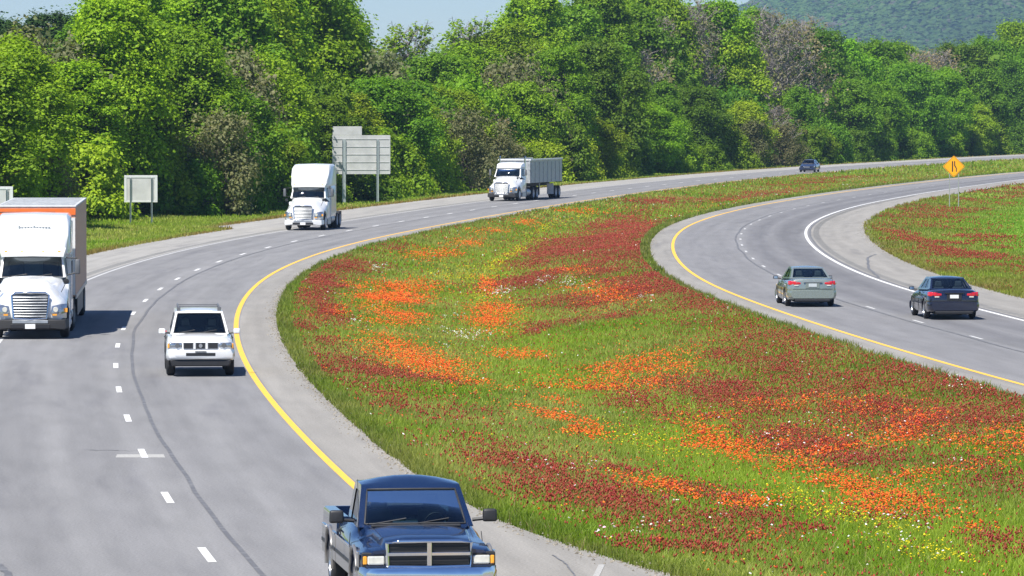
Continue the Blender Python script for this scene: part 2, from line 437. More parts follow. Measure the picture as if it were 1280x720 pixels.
# tar-sealed seam right of the dashes
strip('tar_seam', lx, -3.345, -3.255, Y0, 500, 0.007, M_TAR, wob=lambda y: 0.10 * (noise2(y, 0, 9, 5) - .5) + .05 * (noise2(y, 0, 2.5, 6) - .5) + np.interp(y, [60, 130, 160], [0.25, 0.1, 0]))
strip('tar_seam', rx, 3.40, 3.50, Y0, 500, 0.007, M_TAR, wob=lambda y: 0.10 * (noise2(y, 0, 9, 7) - .5))
strip('tar_seam', rx, 7.62, 7.70, Y0, 500, 0.004, M_TAR, wob=lambda y: 0.06 * (noise2(y, 0, 9, 17) - .5))
if 0: strip('tar_seam', lx, 0.60, 0.63, Y0, 300, 0.004, M_TAR, wob=lambda y: 0.06 * (noise2(y, 0, 9, 19) - .5))
def crack(px_pts, w=0.05, z=0.008):
    P = [at(x, y, 0.0) for x, y in px_pts]; V = []; F = []
    Q = []
    for a, b in zip(P[:-1], P[1:]):
        for k in range(5): Q.append(a.lerp(b, k / 5))
    Q.append(P[-1])
    for i, p in enumerate(Q):
        d = (Q[min(i + 1, len(Q) - 1)] - Q[max(i - 1, 0)]).normalized(); n_ = Vector((-d.y, d.x, 0))
        j = n_ * (rnd.uniform(-1, 1) * w * .35)
        V += [tuple(p + j + n_ * w * .5), tuple(p + j - n_ * w * .5)]
    V = [(x, y, z) for x, y, _ in V]
    for i in range(len(Q) - 1): F.append((2 * i, 2 * i + 1, 2 * i + 3, 2 * i + 2))
    o = np_mesh('tar_seam', np.array(V), np.array(F), M_TAR); o['kind'] = 'structure'
crack([(1098, 347), (1085, 335), (1084, 322), (1094, 318)], 0.12)
crack([(690, 694), (706, 704), (716, 716), (722, 730)], 0.03)
crack([(-20, 700), (2, 706), (10, 716), (16, 735)], 0.12)
def hair_cracks(fn, oa, ob, ya, yb, n):
    V = []; F = []
    for k in range(n):
        y = rnd.uniform(ya, yb); o = rnd.uniform(oa, ob); L = rnd.uniform(.6, 2.8); al = rnd.random() < .4; w = rnd.uniform(.006, .014); Q = []
        for i in range(9):
            t = i / 8
            Q.append((fn(y) + o + (t * L if not al else rnd.gauss(0, .02)) , y + (rnd.gauss(0, .12) if not al else t * L * 3), .0045))
        m = len(V)
        for i, (qx, qy, qz) in enumerate(Q): V += [(qx, qy - w * 2.2, qz), (qx + w * .3, qy + w * 2.2, qz)] if not al else [(qx - w, qy, qz), (qx + w, qy, qz)]
        for i in range(8): F.append((m + 2 * i, m + 2 * i + 1, m + 2 * i + 3, m + 2 * i + 2))
    o_ = np_mesh('road_crack', np.array(V), np.array(F), M_TAR); o_['kind'] = 'structure'
hair_cracks(lx, -7.2, -.8, 90, 260, 9); hair_cracks(rx, .4, 7, 130, 330, 6)
# pale concrete band (a patched joint) across the lane line
def quadp(name, pts, z, mat):
    P = [at(x, y, 0.0) for x, y in pts]
    o = np_mesh(name, np.array([(p.x, p.y, z) for p in P]), np.array([[0, 1, 2, 3]]), mat); o['kind'] = 'structure'
M_PATCH = road_mat('concrete_patch', (0.34, 0.335, 0.32))
quadp('joint_patch', [(145, 572), (207, 572), (205, 568), (147, 568)], 0.003, M_PATCH)
quadp('joint_patch', [(740, 722), (748, 722), (756, 706), (748, 706)], 0.006, M_PATCH)

# ================================================================ terrain (one sheet)
def terrain():
    ys = np.concatenate([[-150, -60, 0], np.arange(20, 700, 2.5), np.arange(700, 960, 12), [1000, 1150, 1400, 1900, 2600, 4200, 7000]])
    rows = []
    for y in ys:
        yy = min(y, 1000)
        l, r = float(lx(yy)), float(rx(yy)); lo, ro = float(l_out(yy)), float(r_out(yy))
        xs = [-4500, -1200, -300, l - lo - 90, l - lo - 50, l - lo - 32, l - lo - 22] + [l - lo - d for d in (16, 12, 9, 7, 5.5, 4, 3, 2, 1.2, .5, 0.0)]
        xs += [l - lo + .25, l - 4, l + float(l_in(yy)) - .2]
        xs += list(np.linspace(l + float(l_in(yy)) - .04, r - 1.15, 17))
        xs += [r - 1.0, r + 4, r + ro - .2]
        xs += [r + ro + d for d in (0.05, .5, 1.2, 2, 3, 4, 5.5, 7, 9, 12, 16, 20, 25, 32, 42, 60, 90)] + [400, 1300, 4500]
        rows.append([(x, y, float(height(x, yy)) if y <= 1000 else 0.2) for x in xs])
    n = len(rows[0]); V = np.array(rows).reshape(-1, 3)
    i, j = np.meshgrid(np.arange(len(rows) - 1), np.arange(n - 1), indexing='ij'); a = (i * n + j).ravel()
    F = np.stack([a, a + 1, a + n + 1, a + n], 1)
    m, nt, b = newmat('grassy_soil')
    tc = nd(nt, 'ShaderNodeTexCoord')
    def noise(sc, det=5):
        q = nd(nt, 'ShaderNodeTexNoise'); q.inputs['Scale'].default_value = sc; q.inputs['Detail'].default_value = det
        nt.links.new(tc.outputs['Object'], q.inputs['Vector']); return q.outputs['Fac']
    c = ramp2(nt, noise(0.09), (0.12, 0.21, 0.020), (0.18, 0.26, 0.030), 0.4, 0.6)
    mx = nd(nt, 'ShaderNodeMix', data_type='RGBA'); nt.links.new(c, mx.inputs['A'])
    mx.inputs['B'].default_value = (0.20, 0.16, 0.06, 1)
    rr = nd(nt, 'ShaderNodeMapRange'); rr.inputs['From Min'].default_value = .5; rr.inputs['From Max'].default_value = .68; rr.inputs['To Max'].default_value = .7
    nt.links.new(noise(0.5), rr.inputs['Value']); nt.links.new(rr.outputs[0], mx.inputs['Factor'])
    c = mulc(nt, mx.outputs['Result'], ramp2(nt, noise(6.0), (0.6,) * 3, (1.25,) * 3))
    nt.links.new(c, b.inputs['Base Color']); b.inputs['Roughness'].default_value = 0.95; b.inputs['Specular IOR Level'].default_value = 0.1
    o = np_mesh('ground', V, F, m, smooth=True); o['kind'] = 'structure'
terrain()

# ================================================================ hills far behind
HF = 2.0
def far_z(z): return CAM_H + (z - CAM_H) * HF
HILLS = [((-100, 700), (2300, 3100), ([-900, -200, 60, 150, 300, 500, 900], [5, 12, 30, 66, 120, 150, 170]), 21),
         ((60, 420), (1650, 2000), ([0, 120, 180, 230, 300, 500], [0, 12, 24, 40, 54, 80]), 31)]
def hill_z(X, T, Y, pr, seed):
    z = far_z(np.interp(X / HF, *pr) * np.sin(T * np.pi * 0.5) ** 0.8)
    return z + 34 * (noise2(X, Y, 260, seed) - .5) * np.minimum(1, T * 3) + 16 * (noise2(X, Y * 1.4, 90, seed + 1) - .5) * np.minimum(1, T * 6)
def hill(k):
    (x0, x1), (y0, y1), pr, seed = HILLS[k]; nx, ny = 400, 120
    X, T = np.meshgrid(np.linspace(x0 * HF, x1 * HF, nx), np.linspace(0, 1, ny), indexing='ij'); Y = (y0 + (y1 - y0) * T) * HF
    Z = hill_z(X, T, Y, pr, seed)
    V = np.stack([X, Y, Z], -1).reshape(-1, 3); i, j = np.meshgrid(np.arange(nx - 1), np.arange(ny - 1), indexing='ij'); a = (i * ny + j).ravel()
    F = np.stack([a, a + ny, a + ny + 1, a + 1], 1)
    C = np.array([.03, .07, .02]) * (.8 + .4 * rng.random((len(F), 1)))
    o = np_mesh('hills', V, F, leafmat('hill_ground', 0.0, objvar=False), C, smooth=True); o['kind'] = 'structure'
hill(0); hill(1)
def hill_canopy():
    """the woods on the hillsides: thousands of crowns too far off to count"""
    Vs, Fs, Cs = [], [], []; off = 0
    for (n, xa, xb, h) in ((60000, 20, 420, 0), (20000, 100, 300, 1)):
        (x0, x1), (y0, y1), pr, seed = HILLS[h]
        X = (xa + (xb - xa) * rng.random(n)) * HF; T = rng.random(n) ** .9 * (.75 if h == 0 else .95) + .02; Y = (y0 + (y1 - y0) * T) * HF
        Z = hill_z(X, T, Y, pr, seed) + 4; k = 10; R = 4.0 + 3.2 * rng.random(n)
        v = rng.normal(size=(n, k, 3)); v /= np.linalg.norm(v, axis=2, keepdims=True); v[:, :, 2] = np.abs(v[:, :, 2])
        P = (np.stack([X, Y, Z], 1)[:, None, :] + v * R[:, None, None]).reshape(-1, 3); N = (v + np.array([0, 0, .2])).reshape(-1, 3)
        up = rng.normal(size=N.shape); U = np.cross(N, up); U /= np.linalg.norm(U, axis=1, keepdims=True); W = np.cross(N, U); W /= np.linalg.norm(W, axis=1, keepdims=True)
        s = 2.4 + 1.2 * rng.random((len(P), 1))
        V = np.stack([P - U * s, P - W * s, P + U * s, P + W * s], 1).reshape(-1, 3); i = np.arange(len(P)) * 4 + off; off += len(V)
        a = rng.random((n, 1)); big = noise2(X, Y * .3, 150, 9)[:, None]; b2 = noise2(X, Y * .3, 60, 19)[:, None]
        c = np.array([.045, .105, .025]) * (1 - a) + np.array([.085, .155, .03]) * a
        c = c * (0.55 + .6 * big + .4 * b2); c = np.where(rng.random((n, 1)) < .06 + .2 * (b2 > .75), np.array([.11, .11, .08]), c)
        Vs.append(V); Fs.append(np.stack([i, i + 1, i + 2, i + 3], 1)); Cs.append(np.repeat(c, k, 0))
    o = np_mesh('hill_forest', np.concatenate(Vs), np.concatenate(Fs), leafmat('hill_foliage', .3, objvar=False), np.concatenate(Cs))
    tag(o, 'blue green forest covering the hills far behind the road', 'forest', kind='stuff')
hill_canopy()
# ================================================================ wildflower median
# stands of flowers: (photo x, y, half width, half height, tilt in degrees, strength) -> turned into ground patches
ORANGE = [(542,323,28,6,0,.8),(612,293,20,3,0,.6),(580,308,20,4,0,.45),(501,364,40,7,0,.9),(486,381,33,10,0,1),(501,404,28,9,0,1),(612,364,9,11,0,1.2),
 (617,407,27,17,0,.8),(530,462,62,15,20,1.2),(500,448,32,12,20,1.1),(575,483,40,8,15,.8),(647,452,28,5,0,.7),(756,374,35,12,0,.55),(715,345,25,4,0,.6),(726,267,35,4,0,.4),
 (662,282,15,4,0,.4),(415,396,20,6,0,.5),(440,364,8,5,0,.6),(738,490,55,10,4,.9),(823,474,45,18,-20,.8),(790,470,50,14,-12,.7),(866,550,34,7,15,.8),
 (930,578,60,13,25,1),(1004,594,45,10,15,.8),(1036,575,44,7,-10,.8),(1094,631,72,14,12,1.1),(1174,607,46,7,-8,.8),(1131,546,35,18,-20,.8),
 (1206,564,56,9,0,.75),(1264,556,34,13,0,.8),(961,514,42,5,0,.6),(1052,508,36,6,0,.6),(1137,530,22,7,0,.7),(1227,678,20,4,-12,1.0),(1153,655,18,3,0,.6),
 (715,539,52,4,17,.9),(818,620,48,7,10,1.1),(919,636,42,6,6,.9),(967,692,8,4,0,1.2),(1009,697,6,3,0,.8),(610,487,15,4,0,.7),(648,499,12,2,0,.6),
 (642,453,14,3,0,.5),(888,535,30,8,10,.4),(1240,585,40,14,0,.35),(1060,555,60,20,0,.25),(965,560,30,12,0,.35),(690,515,30,4,12,.4),(1075,520,50,14,0,.3)]
RED = [(426,340,34,10,0,.9),(404,360,20,13,0,.9),(396,389,22,14,40,.9),(385,414,14,4,0,.6),(490,314,20,4,0,.6),(409,434,12,5,0,.6),(464,471,62,12,14,1),
 (407,468,18,12,10,.8),(527,482,52,6,8,.8),(666,355,50,8,-12,1),(696,318,46,12,-20,.9),(764,310,46,18,-15,1),(775,280,32,6,-15,.8),(809,255,26,3,0,.7),
 (752,344,40,9,0,.8),(801,362,40,16,0,.9),(715,385,52,8,0,.7),(665,424,28,3,-23,1.1),(730,408,50,3.5,-8,1.1),(840,352,40,16,12,.9),(860,376,50,12,14,.7),(792,293,26,10,0,.8),(792,317,30,14,0,.9),
 (831,254,24,4,-4,.5),(928,250,70,3,-7,.35),(900,505,95,22,10,.85),(1000,440,115,16,18,.55),(1000,470,120,20,14,.7),(1100,520,160,26,10,.8),(1160,480,110,16,12,.8),(1010,560,66,16,10,.75),
 (960,545,100,14,10,.8),(1080,590,85,16,0,.8),(810,520,55,11,15,.95),(770,500,40,8,10,.5),(1240,620,46,12,0,.7),(1262,692,32,14,0,.95),(1230,530,64,16,0,.7),(1180,590,64,12,0,.7),
 (700,610,95,18,16,.85),(760,640,115,17,14,.85),(640,590,42,12,20,.7),(850,672,105,12,10,.8),(920,664,54,10,0,.8),(980,680,32,8,0,.9),(870,697,54,5,3,1.0),(805,603,54,4,14,.95),
 (740,694,60,9,8,.7),(880,628,50,7,10,.6),(1050,480,60,12,0,.5),(900,420,60,10,14,.25),(1260,505,40,12,0,.5),(480,500,60,10,20,.35),(560,520,40,8,10,.25),(1120,650,60,14,0,.35),(430,410,14,4,0,.5),(1000,233,50,2,-5,.3),(1060,224,60,1.5,-4,.3)]
YELLOW = [(628,328,38,4,-32,1),(585,350,46,13,0,.5),(677,291,26,3,-24,.8),(812,562,55,12,15,.5),(852,577,28,6,12,.9),(988,631,28,6,10,.8),(1062,657,64,11,15,.8),(1112,676,52,12,12,.9),
 (1168,705,54,12,8,.8),(600,375,30,8,0,.35),(560,440,60,26,10,.12),(760,600,60,12,15,.15),(720,278,24,2.5,-18,.5)]
WHITE = [(625,373,12,4,0,.8),(470,343,6,4,0,.8),(560,404,8,2,0,.5),(577,404,6,2,0,.5),(587,432,13,3,0,.8),(560,427,15,3,0,.4),(449,414,5,3,0,.5),(560,446,6,2,0,.5),(455,458,5,3,0,.5),
 (715,361,12,4,0,.8),(680,358,6,3,0,.5),(738,597,10,3,0,.6),(1011,528,5,4,0,.9),(830,640,7,4,0,.6),(828,680,24,2.5,0,.45),(918,669,5,3,0,.6),(1120,662,22,4,0,.4),(1100,688,20,6,0,.35),
 (1180,595,18,5,0,.4),(1230,495,8,3,0,.5),(960,555,14,3,0,.4),(700,606,8,3,0,.5),(690,604,20,8,0,.12),(812,382,4,2,0,.9),(960,640,10,3,0,.4),(1140,690,60,14,0,.12),(1085,560,100,40,0,.02),(1196,487,16,4,0,.3)]
PINK = [(704,687,8,4,0,.9),(738,684,16,7,0,.3),(630,602,5,3,0,.5),(688,596,20,6,0,.1)]
TAN = [(675,517,15,3.5,0,1),(720,523,15,3,0,1),(470,392,10,3,0,.5),(748,361,8,3,0,.6)]

def patches(L):
    out = []
    for (x, y, rx_, ry_, rot, w) in L:
        a = math.radians(rot); e1 = (math.cos(a) * rx_, math.sin(a) * rx_); e2 = (-math.sin(a) * ry_, math.cos(a) * ry_)
        c = at(x, y); u = (at(x + e1[0], y + e1[1]) - at(x - e1[0], y - e1[1])) / 2; v = (at(x + e2[0], y + e2[1]) - at(x - e2[0], y - e2[1])) / 2
        M = np.linalg.inv(np.array([[u.x, v.x], [u.y, v.y]]))
        out.append((c.x, c.y, M, w))
    return out
def dens(P, x, y):
    """strength of a kind of flower at ground points; ragged patch edges"""
    d = np.zeros_like(x)
    wx = (noise2(x, y, 1.6, 41) - .5) * 0.9; wy = (noise2(x, y, 5.0, 43) - .5) * 6
    wx2 = (noise2(x, y, .5, 44) - .5) * 0.5
    for cx, cy, M, w in P:
        dx = x - cx + wx + wx2; dy = y - cy + wy
        q = (M[0, 0] * dx + M[0, 1] * dy) ** 2 + (M[1, 0] * dx + M[1, 1] * dy) ** 2
        d = np.maximum(d, w * 1.15 * np.exp(-0.95 * q))
    return d
P_OR, P_RE, P_YE, P_WH, P_PI, P_TA = map(patches, (ORANGE, RED, YELLOW, WHITE, PINK, TAN))

def scatter_band(n, ya, yb, fn0, fn1, pw=1.0):
    y = ya + (yb - ya) * rng.random(n) ** pw
    a, b = fn0(y), fn1(y); x = a + (b - a) * rng.random(n)
    return x, y
MED0, MED1 = (lambda y: lx(y) + l_in(y) + .10), (lambda y: rx(y) - 1.22)

def blades(x, y, h, w, col, lean=0.7):
    """one tapering blade (a triangle pair) per point"""
    n = len(x); z = height(x, y) - 0.01
    a = rng.random(n) * np.pi * 2; ux, uy = np.cos(a) * w / 2, np.sin(a) * w / 2
    b = rng.random(n) * np.pi * 2; le = lean * rng.random(n) * h
    p0 = np.stack([x - ux, y - uy, z], 1); p1 = np.stack([x + ux, y + uy, z], 1)
    p2 = np.stack([x + np.cos(b) * le * .35 + ux * .6, y + np.sin(b) * le * .35 + uy * .6, z + h * .6], 1)
    p3 = np.stack([x + np.cos(b) * le, y + np.sin(b) * le, z + h], 1)
    p2b = np.stack([x + np.cos(b) * le * .35 - ux * .6, y + np.sin(b) * le * .35 - uy * .6, z + h * .6], 1)
    V = np.stack([p0, p1, p2, p2b, p3], 1).reshape(-1, 3)
    i = np.arange(n) * 5
    F = np.concatenate([np.stack([i, i + 1, i + 2, i + 3], 1), np.stack([i + 3, i + 2, i + 4, i + 4], 1)])
    T = np.concatenate([np.stack([i, i + 1, i + 2], 1), np.stack([i, i + 2, i + 3], 1), np.stack([i + 3, i + 2, i + 4], 1)])
    return V, T, np.concatenate([col, col, col])

def grass_col(x, y, dr):
    """green of single plants: lush, olive and straw in drifts"""
    n = len(x); A = np.array([0.230, 0.340, 0.024]); B = np.array([0.345, 0.365, 0.085]); Cc = np.array([0.125, 0.215, 0.024]); D = np.array([0.36, 0.28, 0.13])
    k = np.clip(noise2(x, y * 0.45, 3.2, 51) * 1.5 - .25, 0, 1)[:, None]; k2 = noise2(x, y, 1.1, 52)[:, None]
    c = A * (1 - k) + B * k
    c = c * (1 - 0.75 * np.clip(k2 * 2 - 1, 0, 1)) + Cc * 0.75 * np.clip(k2 * 2 - 1, 0, 1)
    dd = np.clip(dr, 0, 1)[:, None]
    c = c * (1 - 0.55 * dd) + np.array([0.21, 0.195, 0.06]) * 0.55 * dd       # thin dull foliage among the clover
    s = (rng.random((n, 1)) < 0.05 + 0.10 * dd)
    c = np.where(s, D, c)
    return c * (0.7 + 0.6 * rng.random((n, 1)))

M_GRASS = leafmat('grass_blades', 0.5, objvar=False)
M_FLOW = leafmat('petals', 0.25, objvar=False)

def make_grass():
    Vs, Ts, Cs = [], [], []; off = 0
    def put(x, y, h, w, col, lean=.8):
        nonlocal off
        V, T, C = blades(x, y, h, w, col, lean); Vs.append(V); Ts.append(T + off); Cs.append(C); off += len(V)
    # the median, denser the nearer
    for (n, ya, yb, hh, ww) in ((260000, 66, 130, .23, .022), (230000, 130, 220, .24, .036), (130000, 220, 340, .25, .065), (60000, 340, 560, .28, .12), (18000, 560, 860, .32, .2)):
        x, y = scatter_band(n, ya, yb, MED0, MED1)
        m = np.abs(x) < 0.115 * y + 4; x, y = x[m], y[m]
        e = np.minimum(x - MED0(y), MED1(y) - x)
        dr = dens(P_RE, x, y); ye = dens(P_TA, x, y)
        keep = rng.random(len(x)) > 0.9 * ye; x, y, e, dr = x[keep], y[keep], e[keep], dr[keep]
        h = hh * (0.55 + 0.7 * rng.random(len(x))) * (0.8 + 0.5 * noise2(x, y, 2.5, 61)) * np.where(e < 0.5, 0.95, 1)
        w = ww * (0.7 + 0.6 * rng.random(len(x)))
        c = grass_col(x, y, dr)
        tt = (x - MED0(y)) / (MED1(y) - MED0(y)) + (noise2(x, y, 9, 81) - .5) * .16
        lush = (np.exp(-((tt - .50) / .10) ** 2) * np.interp(y, [80, 340, 420], [1, .9, 0]) * (.5 + .7 * noise2(x, y, 3, 82)))[:, None].clip(0, .9)
        c = c * (1 - lush) + np.array([.31, .40, .045]) * (.8 + .4 * rng.random((len(x), 1))) * lush
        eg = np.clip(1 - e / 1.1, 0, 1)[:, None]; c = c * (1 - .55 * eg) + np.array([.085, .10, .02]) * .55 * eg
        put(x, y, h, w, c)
    # verge beyond the left carriageway
    for (n, ya, yb, ww) in ((50000, 215, 350, .07), (40000, 350, 640, .14), (8000, 640, 860, .22)):
        x, y = scatter_band(n, ya, yb, lambda v: lx(v) - l_out(v) - 13, lambda v: lx(v) - l_out(v) + 0.02)
        m = np.abs(x) < 0.115 * y + 4; x, y = x[m], y[m]
        e = (lx(y) - l_out(y)) - x; c = grass_col(x, y, np.zeros(len(x)))
        br = (np.clip(1 - e / 1.6, 0, 1) * (0.5 + noise2(x, y, 6, 63)))[:, None].clip(0, .85); c = c * (1 - br) + np.array([.26, .16, .06]) * br
        put(x, y, .22 * (0.6 + .7 * rng.random(len(x))), ww * (0.7 + .6 * rng.random(len(x))), c)
    # field on the right
    for (n, ya, yb, wd, ww) in ((70000, 150, 260, 14, .05), (130000, 230, 420, 42, .085), (60000, 420, 860, 60, .2)):
        x, y = scatter_band(n, ya, yb, lambda v: rx(v) + r_out(v), lambda v: rx(v) + r_out(v) + wd)
        m = (np.abs(x) < 0.112 * y + 3); x, y = x[m], y[m]
        e = x - (rx(y) + r_out(y)); c = grass_col(x, y, np.zeros(len(x)))
        lush = np.clip((e - 6.5 + 3 * noise2(x, y, 9, 66)) / 4, 0, 1)[:, None]
        c = c * (1 - lush) + (np.array([0.20, 0.37, 0.03]) * (.85 + .3 * rng.random((len(x), 1)))) * lush
        br = (np.clip(1.15 - e / 9, 0, 1) * 1.05 * noise2(x, y * .5, 2.2, 64))[:, None]; c = c * (1 - br) + np.array([.25, .18, .06]) * br
        put(x, y, (.20 - .08 * lush[:, 0]) * (0.6 + .7 * rng.random(len(x))), ww * (0.7 + .6 * rng.random(len(x))), c)
    o = np_mesh('grass', np.concatenate(Vs), np.concatenate(Ts), M_GRASS, np.concatenate(Cs))
    tag(o, 'long mixed green grass covering the median and both verges', 'grass', kind='stuff')
make_grass()

def heads(name, label, cat, pts, size, tall, col, hz):
    """small six-sided flower heads standing at blade height"""
    x, y = pts; n = len(x)
    if n == 0: return
    z = height(x, y) + hz * (0.55 + 0.5 * rng.random(n)); sc = size * (0.7 + 0.6 * rng.random(n)) * np.clip(y / 170, 1, 2.4) ** .7
    a0 = rng.random(n) * 6.28
    tx, ty = (rng.random(n) - .5) * .5, (rng.random(n) - .5) * .5
    ring = []
    for k in range(4):
        a = a0 + k * np.pi / 2
        ring.append(np.stack([x + np.cos(a) * sc / 2, y + np.sin(a) * sc / 2, z + sc * (np.cos(a) * tx + np.sin(a) * ty)], 1))
    top = np.stack([x + tx * sc, y + ty * sc, z + sc * tall * .55], 1); bot = np.stack([x, y, z - sc * tall * .45], 1)
    V = np.stack(ring + [top, bot], 1).reshape(-1, 3); i = np.arange(n) * 6; T = []
    for k in range(4):
        T.append(np.stack([i + k, i + (k + 1) % 4, i + 4], 1)); T.append(np.stack([i + (k + 1) % 4, i + k, i + 5], 1))
    c = np.array(col)[rng.integers(0, len(col), n)] * (0.75 + .5 * rng.random((n, 1)))
    o = np_mesh(name, V, np.concatenate(T), M_FLOW, np.concatenate([c] * 8))
    tag(o, label, cat, kind='stuff')

def pick(P, dens_m2, base=0.0, pw=1.3):
    X, Y = [], []
    for (ya, yb, f) in ((66, 130, 1.0), (130, 220, .8), (220, 340, .42), (340, 560, .2), (560, 860, .08)):
        n = int(15.8 * (yb - ya) * dens_m2 * f); x, y = scatter_band(n, ya, yb, MED0, MED1)
        m = np.abs(x) < 0.112 * y + 3; x, y = x[m], y[m]
        d = np.clip(dens(P, x, y), 0, 1) ** pw * (0.12 + 1.25 * noise2(x, y, .8, 71) * (.4 + 1.1 * noise2(x, y * .5, 2.6, 72))) + base
        e = np.minimum(x - MED0(y), MED1(y) - x)
        m = (rng.random(len(x)) < d) & (e > 0.5); X.append(x[m]); Y.append(y[m])
    return np.concatenate(X), np.concatenate(Y)
heads('poppies', 'dense drifts of orange wildflowers across the median', 'flowers', pick(P_OR, 140, 0.003, 1.1), .050, .7, [(.82, .155, .02), (.80, .21, .028), (.70, .085, .018), (.76, .12, .02)], .31)
xr, yr = pick(P_RE, 185, 0.024, 1.0)
def sidepick(n, ya, yb, sign):
    if sign > 0:
        x, y = scatter_band(n, ya, yb, lambda v: rx(v) + r_out(v) + .5, lambda v: rx(v) + r_out(v) + 11)
        e = x - rx(y) - r_out(y); d = np.clip(1.2 - np.abs(e - 4.2) / 4.8, 0, 1) * np.clip(noise2(x, y * .35, 2.0, 75) * 2.0 - .75, 0, .6)
    else:
        x, y = scatter_band(n, ya, yb, lambda v: lx(v) - l_out(v) - 4, lambda v: lx(v) - l_out(v) - .3)
        d = np.clip(noise2(x, y * .35, 3.0, 76) * 2.2 - 1.2, 0, .5)
    m = (np.abs(x) < .112 * y + 3) & (rng.random(len(x)) < d); return x[m], y[m]
s1 = sidepick(50000, 170, 300, 1); s2 = sidepick(26000, 300, 560, 1); s3 = sidepick(5000, 560, 800, 1)
heads('crimson_clover', 'dark red clover heads massed over the median and verges', 'flowers',
      (np.concatenate([xr, s1[0], s2[0], s3[0]]), np.concatenate([yr, s1[1], s2[1], s3[1]])), .038, 1.7, [(.34, .060, .036), (.28, .055, .032), (.38, .045, .042), (.33, .13, .05), (.29, .030, .025)], .30)
xy = pick(P_YE, 80, 0.002)
fx, fy = scatter_band(9000, 230, 420, lambda v: rx(v) + r_out(v) + 9, lambda v: rx(v) + r_out(v) + 34)
m = (np.abs(fx) < .112 * fy + 3) & (rng.random(len(fx)) < np.clip(noise2(fx, fy, 6, 78) * 3 - 1.9, 0, .7)); fx, fy = fx[m], fy[m]
heads('yellow_flowers', 'thin streaks of yellow flowers along the median drain', 'flowers', (np.concatenate([xy[0], fx]), np.concatenate([xy[1], fy])), .042, .7, [(.62, .52, .01), (.55, .5, .02)], .30)
heads('white_flowers', 'scattered small clumps of white flowers in the median', 'flowers', pick(P_WH, 60, 0.0022, 1), .048, .6, [(.72, .70, .68), (.62, .60, .62)], .37)
heads('pink_flowers', 'small clump of pale pink flowers near the road edge', 'flowers', pick(P_PI, 60, 0.0, 1), .065, .6, [(.75, .45, .62), (.7, .6, .68)], .37)
def gravel():
    """loose stones and grit where the paving meets the grass"""
    X, Y = [], []
    for fn, n, ya, yb in ((lambda v: lx(v) + l_in(v) + .08, 5200, 70, 260), (lambda v: rx(v) - 1.3, 3000, 120, 330), (lambda v: rx(v) + r_out(v) + .06, 2600, 160, 330), (lambda v: lx(v) - l_out(v) - .1, 1800, 240, 380)):
        y = rng.uniform(ya, yb, n); x = fn(y) + rng.normal(0, .16, n); X.append(x); Y.append(y)
    x = np.concatenate(X); y = np.concatenate(Y); n = len(x); r = .008 + .022 * rng.random(n) ** 2; z = np.maximum(height(x, y), 0.0) + .004; vs = []
    for k in range(4):
        a = k * np.pi / 2 + rng.random(n); vs.append(np.stack([x + np.cos(a) * r * 1.3, y + np.sin(a) * r, z], 1))
    vs.append(np.stack([x, y, z + r * 1.1], 1)); V = np.stack(vs, 1).reshape(-1, 3); i = np.arange(n) * 5
    T = np.concatenate([np.stack([i + k, i + (k + 1) % 4, i + 4], 1) for k in range(4)])
    c = np.array([.22, .195, .155]) * (.5 + .8 * rng.random((n, 1)))
    o = np_mesh('gravel', V, T, leafmat('grit', 0.0, objvar=False), np.concatenate([c] * 4)); tag(o, 'grit and loose stones along the edges of the shoulders', 'gravel', kind='stuff')
gravel()
# bare pale soil spots
def bare():
    V = []; F = []
    for (x, y, a, b, r, w) in TAN:
        c = at(x, y); u = (at(x + a, y) - at(x - a, y)) / 2; v = (at(x, y + b) - at(x, y - b)) / 2
        n = len(V); V.append((c.x, c.y, float(height(c.x, c.y)) + .05))
        for k in range(14):
            t = k / 14 * 6.283; q = c + (u * math.cos(t) + v * math.sin(t)) * rnd.uniform(.75, 1.1)
            V.append((q.x, q.y, float(height(q.x, q.y)) + .02))
        for k in range(14): F.append((n, n + 1 + k, n + 1 + (k + 1) % 14))
    o = np_mesh('bare_soil', np.array(V), np.array(F), paint_mat('pale_soil', (.36, .30, .22), .2, 2.0)); o['kind'] = 'structure'
bare()

# ================================================================ trees
def leaf_cloud(P, N, size, cols, cidx=None):
    """one leaf spray quad per point P, facing about N"""
    n = len(P); up = rng.normal(size=(n, 3)); N = N + np.array([-.12, -.2, .25]) * 0 + 0.55 * rng.normal(size=(n, 3)); N /= np.linalg.norm(N, axis=1, keepdims=True)
    U = np.cross(N, up); U /= np.linalg.norm(U, axis=1, keepdims=True) + 1e-9; W = np.cross(N, U)
    s = (size * (0.6 + .8 * rng.random(n)))[:, None]; k = (.55 + .5 * rng.random(n))[:, None]
    fold = N * s * .18
    V = np.stack([P - U * s, P - W * s * k - fold, P + U * s, P + W * s * k - fold], 1).reshape(-1, 3)
    i = np.arange(n) * 4; F = np.stack([i, i + 1, i + 2, i + 3], 1)
    c = np.array(cols); a = rng.random((n, 1)); C = c[0] * (1 - a) + c[1] * a
    return V, F, C * (0.75 + .5 * rng.random((n, 1)))

